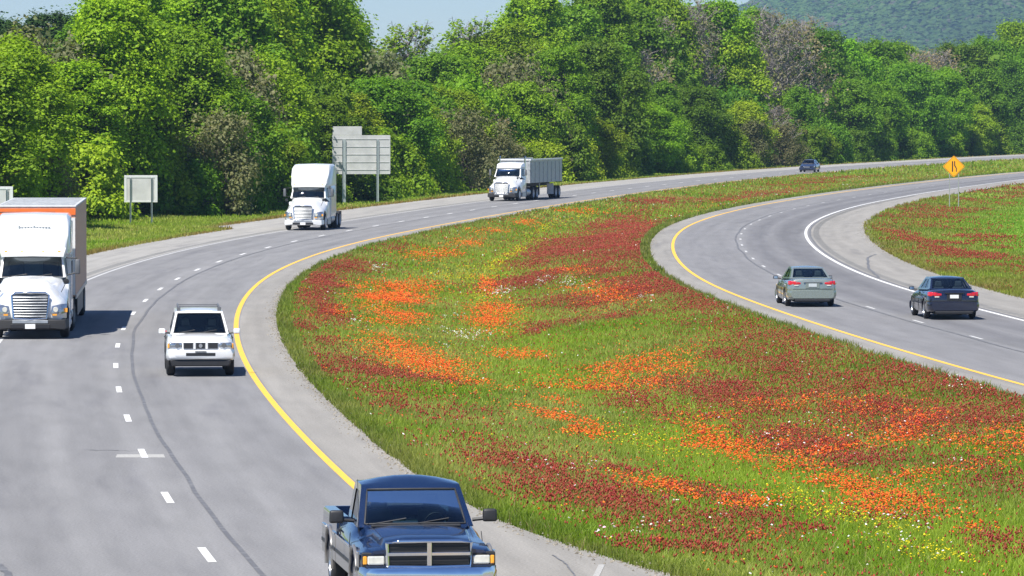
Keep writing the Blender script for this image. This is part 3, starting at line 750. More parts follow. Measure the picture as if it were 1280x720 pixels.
def limb(mb, p, q, r0, r1, n=6, wob=.06):
    L = (q - p).length; pts = []; rs = []
    for k in range(5):
        t = k / 4; w = Vector((rnd.gauss(0, 1), rnd.gauss(0, 1), 0)) * (wob * L * math.sin(math.pi * t) * .5)
        pts.append(p.lerp(q, t) + w); rs.append(r0 + (r1 - r0) * t)
    mb.tube(pts, rs, n)
def crown_mesh(H, W, base, nl, npl, lsize, shape, cols, thin=1.0, seed=0):
    """lobes of foliage in the crown's envelope; returns lobe centres and the leaf arrays"""
    L = []
    tries = 0
    while len(L) < nl and tries < 6000:
        tries += 1
        t = rng.random(); a = rng.random() * 6.283
        if shape == 'round': r = math.sin(math.pi * (0.12 + .80 * t)) ** .75
        elif shape == 'cone': r = (1 - t) ** .8 * .95 + .10
        elif shape == 'oval': r = math.sin(math.pi * (0.2 + .72 * t)) ** .6 * .85
        else: r = (1 - .45 * t)
        rr = W / 2 * r * (0.35 + .65 * math.sqrt(rng.random())) * (1 + .18 * math.sin(a * 3 + seed) + .12 * math.sin(a * 5 + 2 * seed))
        z = base + (H - base) * t
        c = np.array([rr * math.cos(a), rr * math.sin(a), z])
        R = (0.10 * W + .35) * (0.6 + .7 * rng.random()) * (1.0 if t < .85 else .8)
        if all(np.linalg.norm(c - l[0]) > .62 * (R + l[1]) * .9 for l in L): L.append((c, R))
    Ps, Ns = [], []
    for c, R in L:
        n = int(npl * thin * (R / (0.10 * W + .35)) ** 2 * (.7 + .6 * rng.random()))
        v = rng.normal(size=(n, 3)); v /= np.linalg.norm(v, axis=1, keepdims=True); v[:, 2] = np.where(v[:, 2] < -.35, -v[:, 2], v[:, 2])
        k = 1 + .6 * (noise2(v[:, 0] * 3 + c[0], v[:, 1] * 3 + v[:, 2] * 2, .8, 5) - .5)
        rad = R * (.45 + .62 * rng.random(n) ** .7) * k
        Ps.append(c + v * rad[:, None] * np.array([1.0, 1.0, 1.02])); Ns.append(v + np.array([0, 0, .55]))
        # stray sprays that roughen the outline
        m = max(3, n // 4); v2 = rng.normal(size=(m, 3)); v2 /= np.linalg.norm(v2, axis=1, keepdims=True)
        Ps.append(c + v2 * np.array([1, 1, 1.25]) * (R * (.95 + .75 * rng.random((m, 1)) ** 1.6))); Ns.append(v2 + np.array([0, 0, .5]))
    P = np.concatenate(Ps); N = np.concatenate(Ns)
    return L, leaf_cloud(P, N, lsize, cols)

M_LEAF = leafmat('foliage', 0.42)
M_BARK = plain('bark', (.13, .105, .08), .9, var=.4, vs=3)
M_BARKG = plain('grey_bark', (.26, .23, .21), .9, var=.35, vs=3)

PROTO = {}
def proto_tree(key, H, W, base, nl, npl, ls, shape, cols, thin=1.0, bare=False, stems=1):
    L, (V, F, C) = crown_mesh(H, W, base, nl, npl, ls, shape, cols, thin, seed=len(PROTO))
    oc = np_mesh('crown', V, F, M_LEAF, C); COL.objects.unlink(oc)
    mb = MB(); mb_ = M_BARKG if bare else M_BARK
    Rt = .016 * H + .06
    tops = []
    for s in range(stems):
        bx = Vector(((s - (stems - 1) / 2) * .5, rnd.uniform(-.3, .3), -0.3)) if stems > 1 else Vector((0, 0, -.3))
        tp = Vector((bx.x * 2 + rnd.uniform(-.4, .4), rnd.uniform(-.4, .4), H * (.9 if bare else .78)))
        limb(mb, bx, tp, Rt, Rt * .18, 8, .05); tops.append((bx, tp))
    big = sorted(L, key=lambda l: -l[1])[:(60 if bare else 26)]
    for c, R in big:
        bx, tp = tops[rnd.randrange(len(tops))]
        zs = max(.12 * H, c[2] - np.hypot(c[0], c[1]) * rnd.uniform(.6, 1.0)); t = min(.97, max(.1, (zs - bx.z) / (tp.z - bx.z)))
        s0 = bx.lerp(tp, t); r = Rt * (1 - .8 * t) * .55
        e = Vector(c); limb(mb, s0, e, r, r * .3 if not bare else .03, 5, .10)
        if bare:
            for q in range(9):
                d = Vector((rnd.gauss(0, 1), rnd.gauss(0, 1), rnd.gauss(.9, .6))).normalized() * rnd.uniform(.8, 1.9)
                s1 = s0.lerp(e, rnd.uniform(.35, 1)); e1 = s1 + d
                mb.tube([s1, s1.lerp(e1, .5) + Vector((rnd.gauss(0, .08), rnd.gauss(0, .08), 0)), e1], [.045, .035, .018], 3)
                for w in range(3):
                    s2 = s1.lerp(e1, rnd.uniform(.3, 1)); d2 = Vector((rnd.gauss(0, 1), rnd.gauss(0, 1), rnd.gauss(.7, .7))).normalized() * rnd.uniform(.4, .9)
                    mb.tube([s2, s2 + d2], [.026, .012], 3)
    ot = mb.build('trunk', mb_, smooth=60); COL.objects.unlink(ot)
    PROTO[key] = (oc, ot)
G1 = [(.125, .235, .008), (.240, .370, .010)]     # spring green
G2 = [(.080, .180, .010), (.165, .285, .012)]     # mid green
G3 = [(.17, .265, .010), (.290, .380, .014)]     # yellow green
GD = [(.028, .075, .018), (.055, .115, .024)]     # dark evergreen
GB = [(.16, .17, .08), (.24, .23, .12)]          # thin grey-olive leaf
BR = [(.125, .145, .055), (.20, .185, .085)]        # brownish undergrowth
proto_tree('spring_a', 17, 10, 1.5, 90, 674, 0.138, 'round', G1)
proto_tree('spring_b', 19, 9, 2, 90, 674, 0.138, 'oval', G1)
proto_tree('mid_a', 16, 10.5, 1.2, 90, 674, 0.144, 'round', G2)
proto_tree('mid_b', 18, 8.5, 1.5, 80, 674, 0.138, 'cone', G2)
proto_tree('yellow_a', 12, 7.5, .8, 64, 629, 0.125, 'round', G3)
proto_tree('yellow_b', 15, 8, 1, 74, 629, 0.131, 'cone', G3)
proto_tree('dark_a', 22, 7.5, 3, 90, 539, 0.144, 'cone', GD)
proto_tree('bare_a', 18, 8, 4, 60, 22, 0.170, 'oval', GB, bare=True)
proto_tree('bare_b', 15, 9, 3, 60, 30, 0.170, 'round', GB, bare=True)
proto_tree('thin_a', 19, 8, 6, 46, 60, 0.200, 'oval', G1, bare=True)
proto_tree('bush_a', 4.2, 5.0, .1, 34, 516, 0.105, 'dome', G1, stems=3)
proto_tree('bush_b', 3.4, 4.6, .1, 30, 516, 0.105, 'dome', G3, stems=3)
proto_tree('bush_c', 4.0, 4.6, .1, 34, 449, 0.105, 'dome', G2, stems=4)
proto_tree('scrub', 5.0, 6.0, .1, 40, 246, 0.098, 'dome', BR, stems=4)

KIND = {'spring_a': ('bright green', 'broadleaf_tree'), 'spring_b': ('tall bright green', 'broadleaf_tree'), 'mid_a': ('mid green', 'broadleaf_tree'),
        'mid_b': ('pointed mid green', 'broadleaf_tree'), 'yellow_a': ('low yellow green', 'broadleaf_tree'), 'yellow_b': ('pointed yellow green', 'broadleaf_tree'),
        'dark_a': ('dark evergreen', 'evergreen_tree'), 'bare_a': ('thin grey', 'bare_tree'), 'bare_b': ('spreading grey', 'bare_tree'),
        'thin_a': ('airy sparse green', 'broadleaf_tree'), 'bush_a': ('bright green', 'bush'), 'bush_b': ('yellow green', 'bush'), 'bush_c': ('deep green', 'bush'), 'scrub': ('brownish twiggy', 'bush')}
PLANTS = []     # (key, x, y, scale, tint, row)
def plant(key, x, y, s=1.0, tint=(1, 1, 1), row='front', sz=None):
    PLANTS.append((key, x, y, s, tint, row, sz or s))
def tl(y, d): return lx(y) - l_out(y) - d
def by_px(key, px, Y, topy, row, tint=(1, 1, 1), wide=1.0):
    """plant stood at distance Y so that its crown tops out at a height read from the photograph"""
    x = (px - 640) / FPX * Y
    ztop = CAM_H + (135 - topy) / FPX * Y
    H = {'spring_a': 17, 'spring_b': 19, 'mid_a': 16, 'mid_b': 18, 'yellow_a': 12, 'yellow_b': 15, 'dark_a': 22, 'bare_a': 18, 'bare_b': 15, 'thin_a': 19}.get(key, 4.5)
    sz = (ztop - float(height(x, Y))) / (H + .6)
    plant(key, x, Y, max(.6, (sz + 1) / 2) * wide, tint, row, sz)
# distance of the wood's front edge along each line of sight
def edge_y(px, d):
    lo, hi = 150.0, 900.0
    for _ in range(40):
        m = (lo + hi) / 2; x = (px - 640) / FPX * m
        if x < tl(m, d): hi = m        # already inside the wood
        else: lo = m
    return hi
def front_edge():
    """walk along the left verge: points (x,y) of the wood's edge in view"""
    return [(tl(y, 0), y) for y in np.arange(250, 800, 3.0)]
# ---- crowns one can tell apart: (kind, photo x, metres behind the verge edge, photo y of the top, tint)
ROW1 = [('spring_a', 8, 9, 48, (1, 1, 1)), ('yellow_b', 60, 9, 62, (.9, 1, 1)), ('spring_b', 96, 10, 80, (1, 1, 1)), ('spring_b', 140, 9, 2, (1.1, 1.05, 1)), ('yellow_b', 175, 8, 70, (.9, .95, 1)),
        ('spring_a', 215, 9, 28, (1, 1, 1)), ('mid_a', 262, 9, 90, (1, 1.05, 1)), ('mid_b', 300, 8, 110, (.85, .9, 1)), ('yellow_a', 318, 7, 150, (.8, .85, .9)), ('spring_a', 350, 9, 72, (1, 1, 1)),
        ('mid_a', 398, 8, 120, (1, 1, .9)), ('yellow_b', 448, 9, 96, (.85, .85, 1)), ('mid_a', 480, 9, 78, (1.05, 1, .9)), ('yellow_a', 520, 8, 110, (.9, .85, .9)),
        ('bare_b', 600, 10, 118, (1.3, 1, .9)), ('spring_a', 560, 11, 96, (1, .95, 1)), ('yellow_a', 655, 9, 100, (.95, 1, 1)), ('spring_b', 700, 9, 62, (1, 1, 1)), ('mid_a', 745, 9, 50, (.95, 1, 1)),
        ('spring_a', 790, 9, 118, (1, 1.02, 1)), ('yellow_a', 738, 7, 148, (1, 1, 1)), ('mid_b', 832, 9, 98, (.9, .95, 1)), ('spring_a', 812, 7, 132, (.85, .95, 1)), ('yellow_b', 880, 9, 150, (.8, .9, 1)),
        ('mid_a', 868, 9, 108, (.8, .9, 1)), ('yellow_a', 932, 8, 128, (1, 1.05, 1)), ('bare_b', 965, 9, 130, (1.1, .95, .9)), ('mid_b', 995, 9, 105, (.9, 1, 1)), ('yellow_a', 1020, 7, 160, (.9, .9, .9)),
        ('mid_a', 1060, 9, 98, (1, 1, 1)), ('spring_a', 1100, 9, 104, (.9, .95, 1)), ('mid_a', 1140, 9, 78, (1, 1.05, 1)), ('spring_a', 1180, 9, 86, (.95, 1, 1)), ('yellow_a', 1222, 7, 132, (.9, 1, 1)),
        ('mid_a', 1215, 9, 84, (.85, .95, 1)), ('mid_b', 1262, 9, 70, (.9, 1, 1)), ('spring_a', 1290, 9, 60, (.9, 1, 1)), ('spring_a', -30, 9, 50, (1, 1, 1))]
ROW2 = [('dark_a', 20, 36, 26, (1, 1, 1)), ('dark_a', 48, 38, 16, (1, 1, 1)), ('dark_a', 72, 36, 14, (1, 1, 1)), ('dark_a', 96, 37, 16, (1, 1, 1)), ('dark_a', 116, 35, 24, (1, 1, 1)), ('dark_a', 2, 38, 22, (1, 1, 1)), ('dark_a', -20, 38, 18, (1, 1, 1)),
        ('spring_b', 168, 17, -28, (1.05, 1.05, 1)), ('spring_b', 205, 20, -40, (1, 1, 1)), ('mid_a', 245, 17, -30, (1, 1, 1)), ('spring_a', 285, 18, -44, (1, 1, 1)), ('spring_b', 325, 17, -40, (1, 1, 1)),
        ('spring_a', 362, 18, -42, (.95, 1, 1)), ('mid_a', 386, 18, -26, (1, 1, 1)), ('spring_b', 410, 24, -4, (1, 1, 1)), ('mid_a', 452, 19, 58, (1, 1, 1)), ('mid_b', 500, 20, 66, (1, .95, 1)), ('thin_a', 510, 24, 10, (1, 1, 1)),
        ('mid_a', 545, 19, 52, (.85, .95, 1)), ('spring_a', 590, 20, 44, (.95, 1, 1)), ('thin_a', 585, 24, 8, (1, 1, 1)), ('mid_b', 555, 25, 44, (.85, .95, 1)), ('spring_a', 632, 20, 20, (1, 1, 1)), ('spring_b', 668, 22, -6, (1, 1, 1)),
        ('mid_a', 712, 20, 8, (.95, 1, 1)), ('spring_b', 752, 20, -10, (.9, 1, 1)), ('mid_a', 790, 20, 6, (.95, 1, 1)), ('bare_a', 822, 18, 18, (1.1, 1, 1)), ('bare_b', 800, 16, 60, (1.1, 1, 1)), ('spring_a', 815, 26, -14, (.95, 1, 1)),
        ('bare_a', 868, 20, 0, (1.1, 1, 1)), ('spring_b', 900, 19, 4, (.9, 1, 1)), ('yellow_b', 925, 16, 28, (1, 1.1, 1)), ('bare_a', 960, 17, 10, (1.1, 1, 1)), ('bare_b', 990, 15, 24, (1.15, 1, 1)), ('mid_b', 945, 24, 4, (.9, 1, 1)),
        ('mid_a', 1018, 18, 36, (.95, 1, 1)), ('bare_a', 1010, 22, 20, (1.1, 1, 1)), ('spring_a', 1050, 18, 52, (.9, 1, 1)), ('mid_a', 1095, 18, 50, (.95, 1.05, 1)), ('bare_a', 1150, 16, 62, (1.3, 1.05, 1)), ('bare_b', 1172, 15, 60, (1.3, 1.05, 1)),
        ('spring_a', 1125, 22, 56, (1, 1, 1)), ('mid_a', 1196, 20, 54, (.95, 1, 1)), ('spring_a', 1235, 18, 48, (.9, 1, 1)), ('spring_b', 1270, 18, 30, (.95, 1, 1)), ('mid_a', 1300, 20, 26, (.9, 1, 1))]
ROW3 = [(k, px, d, ty, (.95, 1, 1)) for k, px, d, ty in (('mid_a', 150, 30, -10), ('spring_a', 190, 32, -50), ('mid_a', 235, 34, -50), ('spring_b', 270, 32, -55), ('mid_a', 310, 34, -55), ('spring_a', 345, 33, -50), ('mid_b', 385, 34, -40),
        ('mid_a', 430, 34, 60), ('mid_a', 475, 32, 70), ('spring_a', 520, 34, 64), ('mid_a', 570, 34, 56), ('mid_a', 612, 34, 48), ('spring_a', 655, 34, 30), ('mid_a', 695, 34, 6), ('mid_b', 735, 34, -12), ('spring_a', 775, 34, -6), ('mid_a', 845, 32, 4),
        ('mid_a', 885, 32, 14), ('spring_a', 930, 32, 18), ('mid_a', 975, 32, 30), ('mid_a', 1035, 32, 56), ('spring_a', 1080, 30, 62), ('mid_a', 1160, 32, 66), ('mid_a', 1215, 32, 58), ('spring_a', 1255, 32, 50), ('mid_a', 30, 24, 60), ('mid_a', 80, 24, 70), ('mid_b', 118, 26, 52), ('mid_a', -10, 25, 60))]
for rows, nm in ((ROW1, 'front'), (ROW2, 'second'), (ROW3, 'back')):
    for k, px, d, ty, tint in rows:
        ty = ty + float(np.interp(px, [415, 440, 500, 560, 640, 665], [0, 18, 18, 14, 12, 0]))
        Y = edge_y(px, d + (5 if px < 230 else 2.5))
        by_px(k, px, Y, ty, nm, tint, 1.12 if nm != 'front' else 1.0)
# undergrowth along the foot of the wood
us = list(np.arange(-24, 1310, 21.0))
for i, px in enumerate(us):
    pxx = px + rnd.uniform(-7, 7); Y = edge_y(pxx, rnd.uniform(7.5, 9.5) + (4.5 if pxx < 230 else 0)); x = (pxx - 640) / FPX * Y
    if 20 < px < 150 or 560 < px < 640 or 935 < px < 1000: k = rnd.choice(['scrub', 'scrub', 'bush_b', 'scrub'])
    else: k = rnd.choice(['bush_a', 'bush_b', 'bush_c', 'bush_c', 'bush_a', 'scrub' if rnd.random() < .4 else 'bush_c'])
    s = rnd.uniform(.75, 1.25); plant(k, x, Y, s, (1, 1, 1), 'undergrowth', s * rnd.uniform(.9, 1.25))
# second tier of tall scrub that closes the view under the crowns
for px in np.arange(-14, 1300, 34.0):
    pxx = px + rnd.uniform(-9, 9); Y = edge_y(pxx, 14 + (4 if pxx < 230 else 0)); x = (pxx - 640) / FPX * Y
    k = rnd.choice(['scrub', 'bush_c', 'bush_c', 'bush_a']) if not 20 < px < 150 else 'scrub'
    s = rnd.uniform(1.3, 1.7); plant(k, x, Y, s, (.9, .95, 1), 'tall undergrowth', s * 1.35)

# keep the signs clear of foliage and of the shade of near crowns
SIGNS = [at(176, 281), at(0, 300), at(452, 255.5)]
Q = []
for (k, x, y, s, tint, row, sz) in PLANTS:
    R = {'scrub': 3.4}.get(k, 2.9 if k.startswith('bush') else 4.6) * s
    for g in SIGNS:
        for dx, dy, m in ((0, 0, 1.6), (-3.5, -4.5, .6)):
            n = 0
            while math.hypot(x - g.x - dx, (y - g.y - dy) * .6) < R + m and n < 30: x -= .5; n += 1
        px = 640 + x / y * FPX; gx = 640 + g.x / g.y * FPX
        n = 0
        while y < g.y + R + 1 and abs(px - gx) < 45 + R * FPX / y * .8 and n < 60: y += .7; px = 640 + x / y * FPX; n += 1
    Q.append((k, x, y, s, tint, row, sz))
PLANTS = Q
# ---- labels: kind + row + nearest landmark + order
MARKS = [(0, 'at the left picture edge'), (176, 'behind the small blank sign'), (300, 'left of the bobtail cab'), (388, 'behind the bobtail cab'), (452, 'behind the large stepped sign'),
         (545, 'left of the dump truck'), (652, 'behind the dump truck'), (760, 'just right of dump truck'), (880, 'well left of distant car'),
         (1013, 'behind the distant dark car'), (1105, 'left of the yellow sign'), (1192, 'behind the yellow diamond sign'), (1275, 'at the right picture edge')]
ORD = ['first', 'second', 'third', 'fourth', 'fifth', 'sixth', 'seventh', 'eighth', 'ninth']
NUM = ['', '', 'two', 'three', 'four', 'five', 'six', 'seven', 'eight', 'nine']
ROWT = {'front': 'front row', 'second': 'second row', 'back': 'back row', 'undergrowth': 'low', 'tall undergrowth': 'shoulder high'}
cells = {}
for i, (k, x, y, s, tint, row, sz) in enumerate(PLANTS):
    px = 640 + x / y * FPX
    mk = min(MARKS, key=lambda q: abs(q[0] - px))[1]
    cells.setdefault((KIND[k][0], row, mk), []).append((px, i))
LAB = {}
for (kd, row, mk), L in cells.items():
    L.sort()
    for j, (px, i) in enumerate(L):
        bush = 'undergrowth' in row
        o_ = '' if len(L) == 1 else ('leftmost ' if j == 0 else ('rightmost ' if j == len(L) - 1 else 'middle ' if len(L) == 3 else ORD[j] + ' from left, '))
        rw = {'undergrowth': 'at the wood foot', 'tall undergrowth': 'under the first crowns', 'front': 'in front row', 'second': 'in second row', 'back': 'in back row'}[row]
        LAB[i] = f'{o_}{kd} {"bush" if bush else "tree"} {rw} {mk}'
for i, (k, x, y, s, tint, row, sz) in enumerate(PLANTS):
    oc, ot = PROTO[k]
    noun = KIND[k][1]; isb = noun == 'bush'
    r = empty(noun, (x, y, float(height(x, y)) - .05), rnd.uniform(0, 6.28)); r.scale = (s, s, sz)
    tag(r, LAB[i], 'bush' if isb else 'tree', 'bushes along the foot of the wood' if isb else 'trees of the wood beyond the left carriageway')
    for p in (oc, ot):
        c = p.copy(); c.name = 'foliage' if (isb and p is oc) else p.name.split('.')[0]
        c.color = (*tint, 1); link(c, r)
        if isb and p is ot: c.name = 'stem'
for oc, ot in PROTO.values():
    bpy.data.objects.remove(oc); bpy.data.objects.remove(ot)
# the far wood beyond the bend and at the hill's foot, read as one mass
def far_wood():
    Ps, Ns = [], []
    for k in range(520):
        y = rng.uniform(860, 1500); x = rng.uniform(-.02, .125) * y if rng.random() < .75 else rng.uniform(-.13, 0) * y
        if x > lx(min(y, 1390)) - 14 and y < 1000: continue
        H = rng.uniform(12, 17); R = rng.uniform(3.5, 5)
        n = 260; v = rng.normal(size=(n, 3)); v /= np.linalg.norm(v, axis=1, keepdims=True); v[:, 2] = np.where(v[:, 2] < -.6, -v[:, 2], v[:, 2])
        kk = 1 + .5 * (noise2(v[:, 0] * 4 + k, v[:, 1] * 4 + v[:, 2] * 3, .9, 6) - .5)
        Ps.append(np.array([x, y, H - R * 1.2]) + v * np.array([R, R, R * 1.3]) * kk[:, None]); Ns.append(v + np.array([0, 0, .3]))
    P = np.concatenate(Ps); N = np.concatenate(Ns); V, F, C = leaf_cloud(P, N, .6, [(.08, .17, .012), (.15, .25, .014)])
    o = np_mesh('distant_wood', V, F, leafmat('distant_foliage', .2, objvar=False), C)
    tag(o, 'distant green wood at the foot of the blue hills', 'wood', kind='stuff')
far_wood()
# ================================================================ vehicles (local frame: front faces -Y, ground at z=0, x across)
M_TYRE = plain('tyre_rubber', (.022, .022, .023), .85)
M_RIM = plain('alloy_rim', (.55, .56, .58), .3, metal=.9)
M_STEEL = plain('painted_steel_rim', (.6, .6, .6), .45)
M_CHROME = plain('chrome', (.72, .74, .78), .12, metal=1.0, var=.06)
M_BLACK = plain('black_plastic', (.018, .018, .02), .5)
M_GREY = plain('grey_plastic', (.10, .105, .115), .5)
M_LENS = plain('clear_lamp_lens', (.75, .74, .66), .08, metal=.35, coat=1, var=.15, vs=14)
M_LENS2 = plain('smoked_chrome_lens', (.34, .37, .42), .1, metal=.7, coat=1, var=.3, vs=16)
M_AMBER = plain('amber_lens', (.85, .36, .03), .15, coat=1)
M_REDL = plain('red_lamp_lens', (.55, .006, .012), .15, coat=1)
M_GLASS = glassmat('vehicle_glass')
M_GLASSD = glassmat('dark_privacy_glass', (.03, .04, .05))
M_INT = plain('cabin_trim', (.13, .13, .14), .8)
M_SEAT = plain('seat_cloth', (.28, .27, .26), .9)
M_PLATE = plain('licence_plate', (.78, .78, .76), .4)
M_PLATE2 = plain('pale_plate', (.50, .54, .55), .4)
M_WHITE = plain('white_paint', (.72, .73, .74), .28, coat=.8, var=.14, vs=1.6)
M_WHITE2 = plain('off_white_paint', (.68, .69, .69), .3, coat=.6, var=.06)
M_BLUE = plain('dark_blue_paint', (.006, .016, .052), .2, metal=.05, coat=1, var=.05)
M_PEWTER = plain('grey_lower_paint', (.20, .19, .18), .35, metal=.3, coat=.7)
M_SILV = plain('green_silver_paint', (.27, .31, .28), .26, metal=.5, coat=1, var=.03)
M_NAVY = plain('navy_paint', (.010, .014, .036), .22, metal=.3, coat=1, var=.04)
M_INKB = plain('ink_blue_paint', (.03, .045, .10), .25, metal=.3, coat=1)
M_ALU = plain('bare_aluminium', (.42, .44, .46), .42, metal=.7, var=.2)
M_ALUD = plain('dull_aluminium', (.42, .44, .45), .55, metal=.35, var=.25)
M_FRAMEB = plain('dark_chassis', (.03, .03, .032), .7)

def wheel(root, x, y, r, wd, rim=M_RIM, rr=.62, name='wheel', dual=False, hub=False):
    """x is the outer face of the tyre"""
    s = 1 if x > 0 else -1
    mb = MB(); w = wd * (1 if not dual else 2.05)
    x0 = x - s * w
    def prof(a, b):
        g = .12 * wd
        return [(a, r * rr), (a + s * g * .2, r * .86), (a + s * g, r * .97), (a + s * g * 2, r), (b - s * g * 2, r), (b - s * g, r * .97), (b - s * g * .2, r * .86), (b, r * rr)]
    if dual:
        mb.lathe(prof(x0, x0 + s * wd), 'x', (0, y, r), 28); mb.lathe(prof(x - s * wd, x), 'x', (0, y, r), 28)
    else: mb.lathe(prof(x0, x), 'x', (0, y, r), 28)
    mb.lathe([(x0, r * rr), (x0, .001)], 'x', (0, y, r), 20)
    t = mb.build(name, M_TYRE, root, smooth=50)
    q = MB()
    dp = s * wd * (.30 if not dual else .75) if not hub else -s * .03
    q.lathe([(x - s * .004, r * rr), (x - s * .012, r * rr * .93), (x - s * .04 - dp * .3, r * rr * .86), (x - dp, r * rr * .55), (x - dp, r * .16), (x - dp + s * .04, r * .14), (x - dp + s * .05, .001)], 'x', (0, y, r), 28)
    for k in range(5 if not dual else 8):
        a = k * 2 * math.pi / (5 if not dual else 8) + .3; rad = r * rr * .68
        if dual:
            q.tube([(x - dp - s * .01, y + math.cos(a) * r * .24, r + math.sin(a) * r * .24), (x - dp + s * .05, y + math.cos(a) * r * .24, r + math.sin(a) * r * .24)], .018, 6)
        else:
            c, sn = math.cos(a), math.sin(a); xx = x - s * .02
            p = [Vector((xx, y + c * r * .12 - sn * .035, r + sn * r * .12 + c * .035)), Vector((xx, y + c * r * rr * .9 - sn * .05, r + sn * r * rr * .9 + c * .05)),
                 Vector((xx, y + c * r * rr * .9 + sn * .05, r + sn * r * rr * .9 - c * .05)), Vector((xx, y + c * r * .12 + sn * .035, r + sn * r * .12 - c * .035))]
            p2 = [v - Vector((s * .03, 0, 0)) for v in p]
            q.add(p + p2, [(0, 1, 2, 3), (7, 6, 5, 4), (0, 4, 5, 1), (1, 5, 6, 2), (2, 6, 7, 3), (3, 7, 4, 0)])
    q.build('rim', rim, t, smooth=40)
    if not dual:
        d = MB(); d.lathe([(x - s * wd * .55, r * rr * .98), (x - s * wd * .55, .001)], 'x', (0, y, r), 20); d.build('brake_disc', M_BLACK, t)
    return t

def arch_cut(x, y, r, depth=.45):
    s = 1 if x > 0 else -1; mb = MB(); n = 24; vs = []
    for xx in (x + s * .25, x - s * depth):
        for k in range(n):
            a = 2 * math.pi * k / n; vs.append((xx, y + r * math.cos(a), r * .93 + r * math.sin(a)))
    fs = [tuple(range(n)), tuple(range(n, 2 * n))[::-1]] + [(k, k + n, (k + 1) % n + n, (k + 1) % n) for k in range(n)]
    return mb.add(vs, fs)

def prof(w, zb, zs, wt, ztop=None, tuck=.05, zc=None):
    """half section of a car's lower body"""
    zt = zs if ztop is None else ztop; zm = zc or (zb + (zs - zb) * .55)
    return [(0, zb), (w * .80, zb), (w - tuck, zb + .03), (w - .012, zb + .14), (w, zm), (w - .02, zs - .12), (wt, zs - .02), (wt - .10, zs + (zt - zs) * .5), (wt * .45, zt), (0, zt + .005)]

